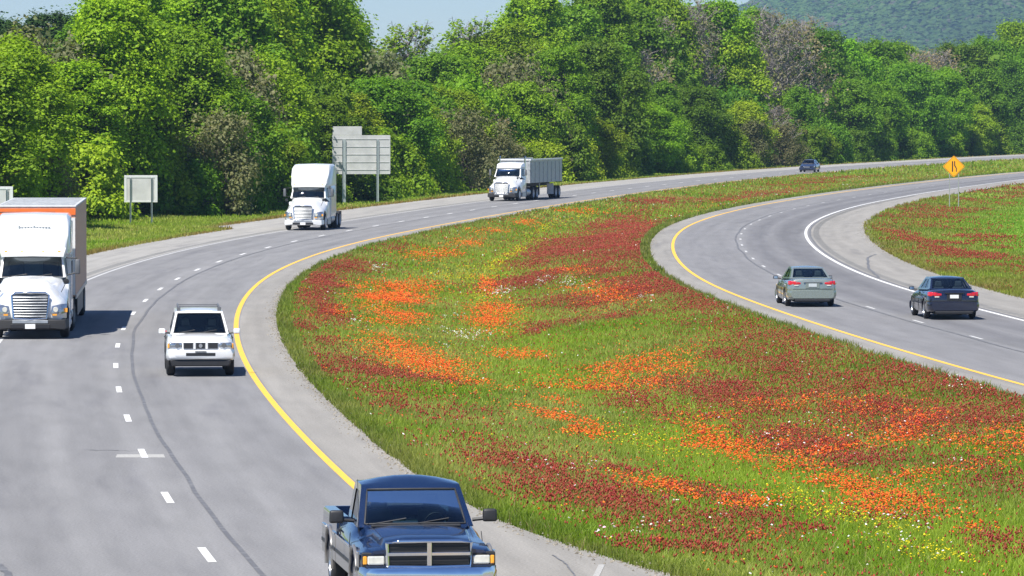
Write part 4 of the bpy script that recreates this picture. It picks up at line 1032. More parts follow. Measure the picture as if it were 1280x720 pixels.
def cabin(root, body, fb, ft, rt, rb, hole_f=(.05, .95, .06, .92), hole_s=None, glass=M_GLASS, gr=None, seats=True, name='cab', rear_glass=True, floor=.55, dash=True, blf=.05, roofb=.045, bev=.03):
    """fb,ft,rt,rb = (half width, y, z) of windscreen base, windscreen top, rear top, rear base"""
    gr = gr or glass
    (w0, y0, z0), (w1, y1, z1), (w2, y2, z2), (w3, y3, z3) = fb, ft, rt, rb
    A = [(-w0, y0, z0), (w0, y0, z0), (w1, y1, z1), (-w1, y1, z1)]
    R = [(w3, y3, z3), (-w3, y3, z3), (-w2, y2, z2), (w2, y2, z2)]
    SL = [(-w3, y3, z3), (-w0, y0, z0), (-w1, y1, z1), (-w2, y2, z2)]
    SR = [(w0, y0, z0), (w3, y3, z3), (w2, y2, z2), (w1, y1, z1)]
    T = [(-w1, y1, z1), (w1, y1, z1), (w2, y2, z2), (-w2, y2, z2)]
    bF = (0, -blf, .02); bR = (0, blf, 0); bS = .045
    hr = (hole_f[0], hole_f[1], .10, .90)
    US = sorted({0, 1} | {hole_f[0] + (hole_f[1] - hole_f[0]) * i / 6 for i in range(7)})
    sides = hole_s or [(.10, .46, .12, .88), (.50, .88, .12, .88)]
    mb = MB()
    mb.patch(A, bF, hole=hole_f); mb.patch(R, bR, hole=hr if rear_glass else None, us=US)
    # sides: a band per window so that both openings are real
    cut = (sides[0][1] + sides[1][0]) / 2 if len(sides) > 1 else None
    for sgn, S in ((-1, SL), (1, SR)):
        # u runs rear->front on the left side and front->rear on the right; windows are given front->rear
        ws = [(1 - b, 1 - a, c, d) for a, b, c, d in sides] if sgn < 0 else list(sides)
        ws.sort(); bounds = [0] + [(ws[i][1] + ws[i + 1][0]) / 2 for i in range(len(ws) - 1)] + [1]
        P = [Vector(p) for p in S]
        for i, wv in enumerate(ws):
            u0, u1 = bounds[i], bounds[i + 1]
            def pt(u, v): return (P[0] * (1 - u) + P[1] * u) * (1 - v) + (P[3] * (1 - u) + P[2] * u) * v
            C4 = [pt(u0, 0), pt(u1, 0), pt(u1, 1), pt(u0, 1)]
            mb.patch(C4, (0, 0, 0), hole=((wv[0] - u0) / (u1 - u0), (wv[1] - u0) / (u1 - u0), wv[2], wv[3]))
            g = MB(); g.patch([pt(wv[0], wv[2]), pt(wv[1], wv[2]), pt(wv[1], wv[3]), pt(wv[0], wv[3])], (0, 0, 0), off=-.012 if True else 0, nu=2, nv=2)
            g.build('side_window', gr if i != (len(ws) - 1 if sgn < 0 else 0) else glass, root)
    mb.patch(T, (0, 0, roofb), nv=8, us=US)
    o = mb.build(name, body, root, weld=True, bevel=bev, bseg=3, smooth=45)
    g = MB(); g.patch(A, bF, ur=hole_f[:2], vr=hole_f[2:], off=-.006, nu=10, nv=6); ws_ = g.build('windscreen', glass, root, smooth=60)
    e = MB()    # black rubber round the glass
    def pA(u, v, off=.004):
        P = [Vector(p) for p in A]; nrm = (P[1] - P[0]).cross(P[3] - P[0]).normalized()
        return (P[0] * (1 - u) + P[1] * u) * (1 - v) + (P[3] * (1 - u) + P[2] * u) * v + Vector(bF) * 16 * u * (1 - u) * v * (1 - v) + nrm * off
    u0, u1, v0, v1 = hole_f
    loop = [pA(u0 + (u1 - u0) * k / 8, v0) for k in range(9)] + [pA(u1, v0 + (v1 - v0) * k / 6) for k in range(1, 7)] + [pA(u1 - (u1 - u0) * k / 8, v1) for k in range(1, 9)] + [pA(u0, v1 - (v1 - v0) * k / 6) for k in range(1, 7)]
    e.tube(loop, .014, 6); e.build('windscreen_seal', M_BLACK, root)
    wp = MB()
    for a, b in ((.14, .42), (.52, .80)): wp.tube([pA(a, v0 - .01, .015), pA(b, v0 + .10, .02)], .009, 5)
    wp.build('wiper', M_BLACK, root)
    if rear_glass:
        g = MB(); g.patch(R, bR, ur=hr[:2], vr=hr[2:], off=-.006, nu=8, nv=5); g.build('rear_window', gr, root, smooth=60)
    if dash:
        d = MB(); d.box(-w0 + .08, w0 - .08, y0 + .12, y0 + .55, z0 - .22, z0 - .02); d.build('dashboard', M_INT, root, bevel=.04)
        f = MB(); f.box(-w0 + .06, w0 - .06, y0 + .1, y3 - .05, floor - .06, floor); f.build('cabin_floor', M_INT, root)
        sw = MB(); sw.lathe([(-.012, .17), (0, .185), (.012, .17), (0, .155), (-.012, .17)], 'y', (w0 * .45, y0 + .68, z0 - .02), 20); sw.build('steering_wheel', M_BLACK, root)
    if seats:
        ys = [y0 + 1.15] + ([y0 + 2.0] if (y3 - y0) > 2.3 else [])
        for yy in ys:
            for sx in (-1, 1):
                s_ = MB(); xx = sx * w0 * .46
                s_.box(xx - .24, xx + .24, yy - .35, yy + .15, z0 - .52, z0 - .36)
                s_.box(xx - .23, xx + .23, yy + .12, yy + .26, z0 - .42, z0 + .16, top=(.85, .9))
                s_.box(xx - .13, xx + .13, yy + .14, yy + .24, z0 + .17, z0 + .36, top=(.8, .8))
                s_.build('seat', M_SEAT, root, bevel=.03)
    return o

def mirror(root, x, y, z, mat, w=.22, h=.17, d=.12, reach=.14):
    s = 1 if x > 0 else -1; mb = MB()
    mb.box(min(x + s * reach, x + s * (reach + w)), max(x + s * reach, x + s * (reach + w)), y - d / 2, y + d / 2, z - h / 2, z + h / 2, top=(.92, .8))
    o = mb.build('side_mirror', mat, root, bevel=.035, bseg=3, smooth=60)
    st = MB(); st.tube([(x - s * .05, y + .02, z - h * .35), (x + s * (reach + .03), y, z - h * .25)], .03, 6); st.build('bracket', M_BLACK, o)
    g = MB(); xa, xb = sorted((x + s * (reach + .025), x + s * (reach + w - .025))); g.box(xa, xb, y + d / 2 + .001, y + d / 2 + .006, z - h * .36, z + h * .33); g.build('mirror_glass', M_CHROME, o)

def seam(root, pts, name='panel_gap', w=.006):
    m = MB(); m.tube(pts, w, 4); m.build(name, M_BLACK, root)

# ---------------------------------------------------------------- pickup truck
def pickup():
    r = empty('pickup_truck')
    W = .98
    def P(w, zb, zs, wt, hood): # hood stands proud of the low fenders
        return [(0, zb), (w * .8, zb), (w - .05, zb + .03), (w - .01, zb + .16), (w, zb + .38), (w - .02, zs - .10), (w - .10, zs - .01), (hood + .03, zs + .012), (hood - .03, zs + (wt - zs) * .75), (hood - .16, wt - .015), (hood * .5, wt + .008), (0, wt + .012)]
    secs = [(.06, P(.90, .46, .93, 1.02, .60)), (.12, P(.95, .42, .945, 1.065, .62)), (.30, P(.975, .38, .965, 1.10, .64)), (.7, P(.985, .36, .98, 1.125, .66)), (1.2, P(.99, .36, 1.0, 1.145, .70)), (1.62, P(.985, .36, 1.02, 1.155, .76)), (1.78, P(.985, .36, 1.05, 1.16, .82)),
            (2.0, P(.98, .36, 1.10, 1.16, .84)), (3.45, P(.98, .36, 1.11, 1.13, .84)), (3.52, P(.975, .38, 1.10, 1.12, .84))]
    mb = MB(); mb.loft(secs)
    mb.build('body', M_BLUE, r, smooth=38, cut=[arch_cut(s * .98, .98, .46) for s in (-1, 1)])
    # cargo bed: open box
    bd = MB(); 
    for s in (-1, 1):
        bd.loft([(3.56, [(s * .72, .5), (s * .9, .42), (s * .965, .5), (s * .985, .8), (s * .97, 1.10), (s * .955, 1.14), (s * .80, 1.14), (s * .79, .62)][0:0] or [(0, 0), (0, 0)])][:0] or [], cap=False) if False else None
        pr = [(.72, .60), (.74, .45), (.93, .42), (.97, .52), (.985, .82), (.975, 1.10), (.955, 1.145), (.80, 1.145), (.79, .62)]
        n = len(pr); ys = [3.56, 4.1, 5.0, 5.60]
        vs = [(s * x, y, z) for y in ys for x, z in pr]
        fs = [(i * n + k, (i + 1) * n + k, (i + 1) * n + (k + 1) % n, i * n + (k + 1) % n) for i in range(3) for k in range(n)] + [tuple(range(n)), tuple(range(3 * n, 4 * n))[::-1]]
        q = MB(); q.add(vs, fs); q.build('bed_side', M_BLUE, r, smooth=38, cut=[arch_cut(s * .98, 4.55, .46, .35)])
    bd = MB(); bd.box(-.79, .79, 3.56, 5.60, .60, .66); bd.build('bed_floor', M_GREY, r)
    bd = MB(); bd.box(-.79, .79, 3.56, 3.61, .665, 1.135); bd.build('bed_front_wall', M_BLUE, r, bevel=.01)
    bd = MB(); bd.box(-.79, .79, 5.61, 5.66, .60, 1.14); bd.build('tailgate', M_BLUE, r, bevel=.01)
    # two-tone lower panels with pale trim stripes
    for s in (-1, 1):
        for y0, y1 in ((1.50, 3.50), (3.60, 4.05), (5.05, 5.58), (.30, .49)):
            q = MB(); xa = s * .978; xb = s * (1.002)
            q.box(min(xa, xb), max(xa, xb), y0, y1, .46, .86); q.build('lower_panel', M_PEWTER, r, bevel=.008)
            q = MB(); q.box(min(s * .98, s * 1.008), max(s * .98, s * 1.008), y0, y1, .865, .895); q.build('trim_stripe', M_CHROME, r)
            q = MB(); q.box(min(s * .98, s * 1.012), max(s * .98, s * 1.012), y0, y1, .62, .675); q.build('rub_strip', M_BLACK, r, bevel=.006)
        d = MB(); d.box(min(s * .97, s * 1.01), max(s * .97, s * 1.01), 3.0, 3.16, .96, .995); d.build('door_handle', M_BLACK, r)
        seam(r, [(s * .99, 1.62, .42), (s * .994, 1.62, .8), (s * .97, 1.66, 1.06)]); seam(r, [(s * .985, 3.25, .42), (s * .987, 3.25, .8), (s * .965, 3.25, 1.08)])
        for y in (.98, 4.55):
            f = MB(); pts = [(s * .992, y + .49 * math.cos(a), .43 + .49 * math.sin(a)) for a in np.linspace(-.25, math.pi + .25, 15)]
            f.tube(pts, .028, 6); f.build('wheel_arch_lip', M_PEWTER, r, smooth=60)
    cabin(r, M_BLUE, (.86, 1.70, 1.13), (.73, 2.36, 1.71), (.73, 3.20, 1.72), (.82, 3.50, 1.10), hole_f=(.06, .94, .07, .88), hole_s=[(.10, .72, .10, .84)], blf=.10, name='cab', roofb=.11, bev=.06)
    # grille: chrome surround, cross bars, dark openings
    g = MB(); g.box(-.60, .60, .02, .10, .72, 1.045, top=(.985, 1)); gb = g.build('grille', M_BLACK, r, bevel=.02)
    c = MB()
    c.tube([(-.60, .0, .70), (-.61, .0, 1.04), (-.45, -.01, 1.06), (0, -.02, 1.065), (.45, -.01, 1.06), (.61, .0, 1.04), (.60, .0, .70), (0, -.02, .69), (-.60, .0, .70)], .030, 8)
    c.box(-.035, .035, -.035, .04, .70, 1.06); c.box(-.60, .60, -.03, .03, .855, .905); c.build('grille_crossbars', M_CHROME, gb, bevel=.008)
    sl_ = MB()
    for z in (.775, .965): sl_.box(-.57, .57, .0, .03, z, z + .016)
    sl_.build('grille_slat', M_BLACK, gb)
    lp = MB(); lp.box(-.58, .58, .0, .06, .645, .69); lp.build('grille_sill', M_ALU, gb, bevel=.01)
    for s in (-1, 1):
        h = MB(); a, b = sorted((s * .64, s * .89)); h.box(a, b, .035, .13, .725, .85); hl = h.build('headlight', M_LENS, r, bevel=.02)
        h = MB(); a, b = sorted((s * .895, s * .955)); h.box(a, b, .05, .20, .725, .85); h.build('indicator', M_AMBER, hl, bevel=.015)
        h = MB(); a, b = sorted((s * .625, s * .965)); h.box(a, b, .06, .16, .70, .90); h.build('lamp_bezel', M_BLACK, hl, bevel=.015)
        mirror(r, s * .93, 1.98, 1.27, M_BLACK, .22, .19, .11, .10)
        wheel(r, s * .985, .98, .385, .26); wheel(r, s * .985, 4.55, .385, .26)
        k = MB(); a, b = sorted((s * .30, s * .52)); k.box(a, b, -.125, -.10, .50, .56); k.build('fog_light', M_LENS, r, bevel=.01)
        tl_ = MB(); a, b = sorted((s * .86, s * .97)); tl_.box(a, b, 5.58, 5.63, .78, 1.08); tl_.build('tail_light', M_REDL, r, bevel=.01)
    bp = MB(); bp.loft([(-.12, [(0, .50), (.70, .50), (.78, .54), (.78, .60), (.70, .66), (0, .66)]), (-.10, [(0, .46), (.85, .46), (.92, .50), (.92, .62), (.85, .685), (0, .685)]), (.14, [(0, .44), (.97, .44), (1.0, .50), (1.0, .62), (.97, .69), (0, .69)]), (.32, [(0, .46), (1.0, .46), (1.0, .5), (1.0, .62), (1.0, .66), (0, .66)])])
    bp.build('front_bumper', M_CHROME, r, smooth=40)
    va = MB(); va.box(-.85, .85, -.03, .2, .30, .445, top=(1.05, 1)); va.build('air_dam', M_BLACK, r, bevel=.02)
    q = MB(); q.box(-.95, .95, 5.62, 5.76, .45, .62); q.build('rear_bumper', M_CHROME, r, bevel=.02)
    vi = MB(); vi.box(-.66, .66, 1.58, 1.69, 1.135, 1.17); vi.build('cowl_vent', M_BLACK, r, bevel=.01)
    seam(r, [(.66, .16, 1.09), (.685, .7, 1.155), (.72, 1.2, 1.178), (.76, 1.62, 1.19)], 'hood_gap', .004); seam(r, [(-.66, .16, 1.09), (-.685, .7, 1.155), (-.72, 1.2, 1.178), (-.76, 1.62, 1.19)], 'hood_gap', .004)
    un = MB(); un.box(-.45, .45, .3, 5.5, .30, .44); un.build('chassis', M_FRAMEB, r)
    an = MB(); an.tube([(-.86, 1.5, 1.05), (-.87, 1.56, 1.85)], .004, 4); an.build('aerial', M_BLACK, r)
    return r

# ---------------------------------------------------------------- sport utility vehicle
def suv():
    r = empty('sport_utility_vehicle'); b = M_WHITE
    def P(w, zb, zs, wt, zt): return [(0, zb), (w * .8, zb), (w - .05, zb + .03), (w - .01, zb + .16), (w, zb + .36), (w - .012, zs - .14), (w - .06, zs - .02), (w - .20, zs + (zt - zs) * .7), (w * .4, zt), (0, zt + .01)]
    secs = [(.02, P(.80, .50, .86, .6, .92)), (.07, P(.88, .44, .92, .6, 1.0)), (.25, P(.915, .40, .96, .6, 1.06)), (.9, P(.925, .38, 1.0, .6, 1.10)), (1.30, P(.925, .38, 1.03, .6, 1.12)), (1.5, P(.925, .38, 1.06, .6, 1.10)), (4.2, P(.925, .38, 1.08, .6, 1.09)), (4.62, P(.90, .42, 1.07, .6, 1.08)), (4.70, P(.85, .5, 1.0, .6, 1.02))]
    mb = MB(); mb.loft(secs); mb.build('body', b, r, smooth=38, cut=[arch_cut(s * .925, y, .44) for s in (-1, 1) for y in (.85, 3.75)])
    cabin(r, b, (.80, 1.28, 1.09), (.64, 1.95, 1.70), (.64, 4.35, 1.72), (.79, 4.66, 1.06), hole_f=(.05, .95, .06, .90), hole_s=[(.13, .38, .10, .84), (.42, .66, .10, .84), (.70, .93, .14, .84)], gr=M_GLASSD, name='cabin_shell')
    gz = MB(); gz.box(-.47, .47, -.015, .06, .755, .915); gr_ = gz.build('grille', M_GREY, r, bevel=.015)
    for x0, x1 in ((-.47, -.20), (-.13, .13), (.20, .47)):
        h = MB(); h.box(x0 + .02, x1 - .02, -.022, -.008, .78, .895); h.build('grille_opening', M_BLACK, gr_)
    fr = MB()
    for x in (-.165, .165): fr.box(x - .032, x + .032, -.04, .02, .75, .92)
    fr.box(-.48, .48, -.03, .02, .915, .935); fr.build('grille_bar', M_WHITE, gr_, bevel=.008)
    em = MB(); em.lathe([(-.045, .001), (-.045, .05), (-.03, .06), (-.02, .06)], 'y', (0, 0, .84), 18); em.build('emblem', M_CHROME, gr_, smooth=40)
    for s in (-1, 1):
        h = MB(); a, c = sorted((s * .50, s * .85)); h.box(a, c, -.0, .20, .765, .925); hl = h.build('headlight', M_LENS2, r, bevel=.03, smooth=50)
        h = MB(); h.lathe([(-.012, .001), (-.012, .06), (0, .068)], 'y', (s * .63, 0, .845), 16); h.build('lamp_reflector', M_GREY, hl)
        h = MB(); a, c = sorted((s * .80, s * .895)); h.box(a, c, .03, .24, .77, .90); h.build('indicator', M_AMBER, hl, bevel=.02)
        f = MB(); f.lathe([(-.05, .001), (-.05, .055), (-.03, .065), (.0, .065)], 'y', (s * .66, .0, .56), 16); f.build('fog_light', M_LENS, r)
        mirror(r, s * .86, 1.55, 1.17, M_WHITE, .19, .15, .12, .07)
        wheel(r, s * .925, .85, .37, .25); wheel(r, s * .925, 3.75, .37, .25)
        rr_ = MB(); rr_.tube([(s * .56, 2.15, 1.72), (s * .56, 2.25, 1.80), (s * .56, 4.05, 1.82), (s * .56, 4.15, 1.74)], .022, 6); rr_.box(s * .56 - .05, s * .56 + .05, 2.12, 2.3, 1.71, 1.80); rr_.build('roof_rail', M_GREY, r)
        t = MB(); a, c = sorted((s * .80, s * .9)); t.box(a, c, 4.6, 4.72, .75, 1.05); t.build('tail_light', M_REDL, r, bevel=.02)
        d = MB(); a, c = sorted((s * .91, s * .945))
        for y in (2.35, 3.3): d.box(a, c, y, y + .14, .93, .96)
        d.build('door_handle', M_BLACK, r)
        for y in (1.45, 2.5, 3.4): seam(r, [(s * .93, y, .45), (s * .93, y, .75), (s * .90, y, 1.05)])
        m = MB(); a, c = sorted((s * .915, s * .94)); m.box(a, c, 1.3, 3.3, .40, .50); m.build('side_moulding', M_GREY, r)
    for y in (2.5, 3.7):
        cb = MB(); cb.box(-.56, .56, y, y + .06, 1.80, 1.825); cb.build('roof_crossbar', M_GREY, r)
    bp = MB(); bp.loft([(-.10, [(0, .50), (.62, .50), (.70, .54), (.72, .62), (.66, .70), (0, .70)]), (-.06, [(0, .47), (.80, .47), (.86, .52), (.87, .62), (.82, .725), (0, .725)]), (.16, [(0, .45), (.91, .45), (.935, .52), (.935, .62), (.92, .735), (0, .735)]), (.40, [(0, .47), (.92, .47), (.93, .5), (.93, .62), (.92, .70), (0, .70)])])
    bp.build('front_bumper', M_WHITE, r, smooth=40)
    it = MB(); it.box(-.40, .40, -.108, -.09, .565, .65); it.build('air_intake', M_BLACK, r, bevel=.01)
    sk = MB(); sk.box(-.78, .78, -.06, .2, .28, .462, top=(1.08, 1)); sk.build('lower_valance', M_BLACK, r, bevel=.03)
    q = MB(); q.box(-.9, .9, 4.66, 4.8, .45, .66); q.build('rear_bumper', M_WHITE, r, bevel=.03)
    pl = MB(); pl.box(-.15, .15, -.118, -.108, .66, .70); pl.build('bumper_trim', M_GREY, r)
    un = MB(); un.box(-.6, .6, .3, 4.6, .28, .42); un.build('chassis', M_FRAMEB, r)
    return r

# ---------------------------------------------------------------- four door saloon
def sedan(paint, lamp='wide', blackmirror=True):
    r = empty('sedan'); W = .91
    def P(w, zb, zs, zt): return [(0, zb), (w * .8, zb), (w - .06, zb + .03), (w - .015, zb + .14), (w, zb + .34), (w - .012, zs - .14), (w - .07, zs - .025), (w - .20, zs + (zt - zs) * .75), (w * .4, zt), (0, zt + .01)]
    secs = [(.0, P(.62, .34, .56, .62)), (.06, P(.76, .26, .64, .70)), (.25, P(.86, .22, .71, .77)), (.7, P(.90, .19, .78, .86)), (1.2, P(.91, .19, .85, .94)), (1.5, P(.912, .19, .89, .955)), (3.0, P(.915, .19, .94, .96)), (3.9, P(.91, .20, .96, 1.0)), (4.25, P(.905, .22, .965, 1.03)), (4.62, P(.88, .26, .96, 1.045)), (4.78, P(.84, .30, .93, 1.02)), (4.83, P(.79, .38, .86, .93))]
    mb = MB(); mb.loft(secs); mb.build('body', paint, r, smooth=38, cut=[arch_cut(s * .91, y, .37) for s in (-1, 1) for y in (.92, 3.72)])
    cabin(r, paint, (.76, 1.25, .93), (.56, 2.02, 1.40), (.57, 3.20, 1.40), (.74, 4.10, 1.02), hole_f=(.05, .95, .05, .93), hole_s=[(.20, .52, .14, .84), (.56, .80, .14, .84)], name='cabin_shell', floor=.42)
    for s in (-1, 1):
        t = MB(); t.patch([(s * .52 if s < 0 else s * .50, 4.845, .82), (s * .865, 4.76, .82), (s * .845, 4.755, .95), (s * .50, 4.835, .955)], nu=4, nv=2)
        a, c = sorted((s * .44, s * .86)); q = MB()
        # wedge shaped lamp wrapping the corner
        v = [(s * .44, 4.835, .83), (s * .70, 4.835, .81), (s * .845, 4.775, .81), (s * .905, 4.60, .83), (s * .44, 4.835, .90), (s * .70, 4.825, .945), (s * .835, 4.765, .955), (s * .885, 4.58, .95)]
        vb = [(x * .9, y - .2, z) for x, y, z in v]
        q.add(v + vb, [(0, 1, 5, 4), (1, 2, 6, 5), (2, 3, 7, 6), (8, 12, 13, 9), (9, 13, 14, 10), (10, 14, 15, 11), (0, 8, 9, 1), (1, 9, 10, 2), (2, 10, 11, 3), (4, 5, 13, 12), (5, 6, 14, 13), (6, 7, 15, 14), (0, 4, 12, 8), (3, 11, 15, 7)])
        tlo = q.build('tail_light', M_REDL, r, bevel=.01, smooth=50)
        w_ = MB(); w_.box(*sorted((s * .52, s * .68)), 4.83, 4.85, .765, .81); w_.build('reversing_lamp', M_LENS, tlo, bevel=.008)
        h = MB(); h.patch([(s * .5, .03, .55), (s * .82, .2, .57), (s * .86, .42, .70), (s * .5, .12, .68)], nu=3, nv=2); h.build('headlight', M_LENS, r, solid=.03)
        mirror(r, s * .86, 1.62, .99, paint if not blackmirror else M_BLACK, .19, .13, .10, .06)
        wheel(r, s * .90, .92, .325, .21); wheel(r, s * .90, 3.72, .325, .21)
        for y in (1.45, 2.55, 3.35): seam(r, [(s * .912, y, .25), (s * .918, y, .6), (s * .86, y, .95)])
        d = MB(); a, c = sorted((s * .895, s * .93))
        for y in (2.3, 3.15): d.box(a, c, y, y + .15, .80, .83)
        d.build('door_handle', paint, r, bevel=.006)
        ex = MB(); ex.tube([(s * .52, 4.6, .24), (s * .52, 4.87, .24)], .04, 10); ex.build('exhaust_tip', M_CHROME, r)
    # rear bumper, plate, boot edge
    rb = MB(); rb.loft([(4.55, [(0, .28), (.80, .28), (.885, .34), (.915, .46), (.90, .60), (0, .62)]), (4.80, [(0, .28), (.76, .28), (.84, .33), (.87, .46), (.85, .60), (0, .62)]), (4.88, [(0, .32), (.68, .32), (.76, .36), (.79, .46), (.76, .585), (0, .60)])])
    rb.build('rear_bumper', paint, r, smooth=40)
    lo = MB(); lo.box(-.62, .62, 4.70, 4.89, .20, .30, top=(1.1, 1)); lo.build('rear_valance', M_BLACK, r, bevel=.02)
    pl = MB(); pl.box(-.15, .15, 4.852, 4.864, .74, .86); pl.build('licence_plate', M_PLATE2 if paint is M_SILV else M_PLATE, r)
    pr = MB(); pr.box(-.26, .26, 4.835, 4.848, .68, .90); pr.build('plate_recess', M_BLACK if paint is M_NAVY else paint, r, bevel=.01)
    ch = MB(); ch.box(-.34, .34, 4.838, 4.868, .905, .93); ch.build('boot_trim', M_CHROME if paint is not M_NAVY else M_BLACK, r)
    seam(r, [(-.73, 4.835, .66), (.73, 4.835, .66)]); seam(r, [(-.74, 4.55, 1.045), (-.74, 4.78, .99), (-.72, 4.83, .9)]); seam(r, [(.74, 4.55, 1.045), (.74, 4.78, .99), (.72, 4.83, .9)])
    gz = MB(); gz.box(-.36, .36, -.02, .05, .50, .64); gz.build('grille', M_CHROME, r, bevel=.02)
    fb = MB(); fb.loft([(-.08, [(0, .28), (.5, .28), (.56, .33), (.56, .42), (.5, .47), (0, .47)]), (.05, [(0, .24), (.76, .24), (.80, .3), (.80, .42), (.76, .50), (0, .50)]), (.3, [(0, .22), (.88, .22), (.90, .3), (.90, .42), (.88, .5), (0, .5)])])
    fb.build('front_bumper', paint, r, smooth=40)
    ai = MB(); ai.box(-.45, .45, -.09, -.07, .30, .40); ai.build('air_intake', M_BLACK, r)
    un = MB(); un.box(-.6, .6, .3, 4.6, .17, .26); un.build('chassis', M_FRAMEB, r)
    return r

# ---------------------------------------------------------------- tractor unit of a lorry
def tractor(r, paint, fairing=3.85, sleeper=True, big=True, wb=5.4, gx=1.0, axles=2, stacks=False):
    """conventional cab: hood in front, cab, sleeper box with roof fairing, fifth wheel, drive axles"""
    def P(w, zb, z1, zt, k=.62): return [(0, zb), (w * .9, zb), (w, zb + .08), (w, zb + (z1 - zb) * .55), (w * .97, z1 - .10), (w * .88, z1), (w * k, z1 + (zt - z1) * .75), (w * k * .7, zt), (0, zt + .02)]
    # hood and wings
    h = MB(); h.loft([(.06, P(.88, .66, 1.02, 1.34, .60)), (.14, P(1.02, .58, 1.12, 1.50, .58)), (.45, P(1.12, .56, 1.20, 1.66, .58)), (1.0, P(1.16, .60, 1.28, 1.78, .62)), (1.6, P(1.17, .60, 1.40, 1.86, .68)), (2.15, P(1.17, .60, 1.62, 1.92, .80))])
    h.build('hood', paint, r, smooth=40, cut=[arch_cut(s * 1.17, 1.18, .60, .55) for s in (-1, 1)])
    # cab with real windscreen opening
    cabin(r, paint, (1.06, 2.05, 1.88), (.97, 2.55, 2.56), (1.06, 3.55, 2.62), (1.16, 3.60, 1.60), hole_f=(.04, .96, .03, .96), hole_s=[(.12, .70, .20, .86)], seats=False, rear_glass=False, floor=1.3, blf=.12, name='cab')
    for sx in (-1, 1):
        s_ = MB(); s_.box(sx * .55 - .25, sx * .55 + .25, 3.2, 3.4, 1.5, 2.35); s_.build('seat', M_SEAT, r, bevel=.04)
    lo = MB(); lo.box(-1.17, 1.17, 2.14, 3.62, .62, 1.66); lo.build('cab_lower', paint, r, bevel=.03, smooth=50)
    if sleeper:
        sp = MB(); L = 5.35
        sp.loft([(3.60, [(0, .70), (1.14, .70), (1.19, .76), (1.20, 2.0), (1.19, 2.55), (1.10, 2.68), (0, 2.70)]), (L, [(0, .70), (1.16, .70), (1.21, .76), (1.215, 2.0), (1.20, 2.55), (1.12, 2.68), (0, 2.70)])])
        sp.build('sleeper', paint, r, smooth=35)
        fz = fairing
        rf = MB(); rf.loft([(2.48, [(0, 2.57), (.90, 2.57), (.95, 2.60), (.95, 2.66), (.90, 2.70), (0, 2.72)]), (2.62, [(0, 2.60), (1.02, 2.60), (1.07, 2.64), (1.06, 2.86), (.98, 2.95), (0, 2.99)]),
                            (2.85, [(0, 2.60), (1.10, 2.60), (1.14, 2.64), (1.12, 3.2), (1.02, 3.30), (0, 3.36)]), (3.25, [(0, 2.60), (1.14, 2.60), (1.18, 2.64), (1.14, fz - .28), (1.04, fz - .16), (0, fz - .09)]),
                            (3.9, [(0, 2.60), (1.16, 2.60), (1.20, 2.64), (1.16, fz - .14), (1.06, fz - .03), (0, fz)]), (5.35, [(0, 2.60), (1.16, 2.60), (1.21, 2.64), (1.17, fz - .1), (1.07, fz), (0, fz + .03)])])
        rfo = rf.build('roof_fairing', paint, r, smooth=40)
        vs_ = MB(); vs_.loft([(2.20, [(0, 2.55), (.98, 2.53), (1.0, 2.55), (1.0, 2.60), (.98, 2.62), (0, 2.66)]), (2.55, [(0, 2.62), (1.04, 2.60), (1.06, 2.62), (1.06, 2.80), (1.02, 2.84), (0, 2.88)])]); vs_.build('sun_visor', paint, r, smooth=40)
        ml = MB()
        for x in (-.85, -.34, 0, .34, .85): ml.box(x - .045, x + .045, 2.27, 2.36, 2.665, 2.72)
        ml.build('marker_lamp', M_AMBER, r, bevel=.01)
        for s in (-1, 1):
            wn = MB(); wn.box(min(s * 1.19, s * 1.225), max(s * 1.19, s * 1.225), 3.95, 4.5, 1.95, 2.35); wn.build('sleeper_window', M_GREY, r, bevel=.01)
            bk = MB(); bk.box(min(s * 1.12, s * 1.2), max(s * 1.12, s * 1.2), 5.35, 5.75, .9, fz - .25); bk.build('side_extender', paint, r, bevel=.02)
    else:
        rf = MB(); rf.loft([(2.45, [(0, 2.55), (.92, 2.54), (.98, 2.58), (.94, 2.66), (0, 2.70)]), (2.8, [(0, 2.6), (1.0, 2.59), (1.06, 2.64), (1.0, 2.86), (0, 2.93)]), (3.6, [(0, 2.6), (1.04, 2.6), (1.09, 2.65), (1.02, 2.96), (0, 3.03)])])
        rf.build('roof_fairing', paint, r, smooth=40)
    # grille, lamps, bumper
    g = MB(); g.patch([(-.50, -.05, .66), (.50, -.05, .66), (.56, .06, 1.42), (-.56, .06, 1.42)], (0, -.05, 0), nu=8, nv=6); gr_ = g.build('grille', M_GREY, r, solid=.05)
    c = MB(); c.tube([(-.52, -.08, .64), (-.59, .03, 1.38), (-.48, .03, 1.45), (0, -.02, 1.47), (.48, .03, 1.45), (.59, .03, 1.38), (.52, -.08, .64), (0, -.13, .62), (-.52, -.08, .64)], .035, 8); c.build('grille_surround', M_CHROME, gr_, smooth=60)
    sl_ = MB()
    for k in range(8):
        z = .72 + .085 * k; t = (z - .66) / .76; y = .11 * t - .105 - .05 * math.sin(math.pi * t); w_ = .50 + .05 * t
        sl_.tube([(-w_, y + .05, z), (-w_ / 2, y + .015, z), (0, y - .0, z), (w_ / 2, y + .015, z), (w_, y + .05, z)], .016, 5)
    sl_.build('grille_bar', M_ALU, gr_, smooth=60)
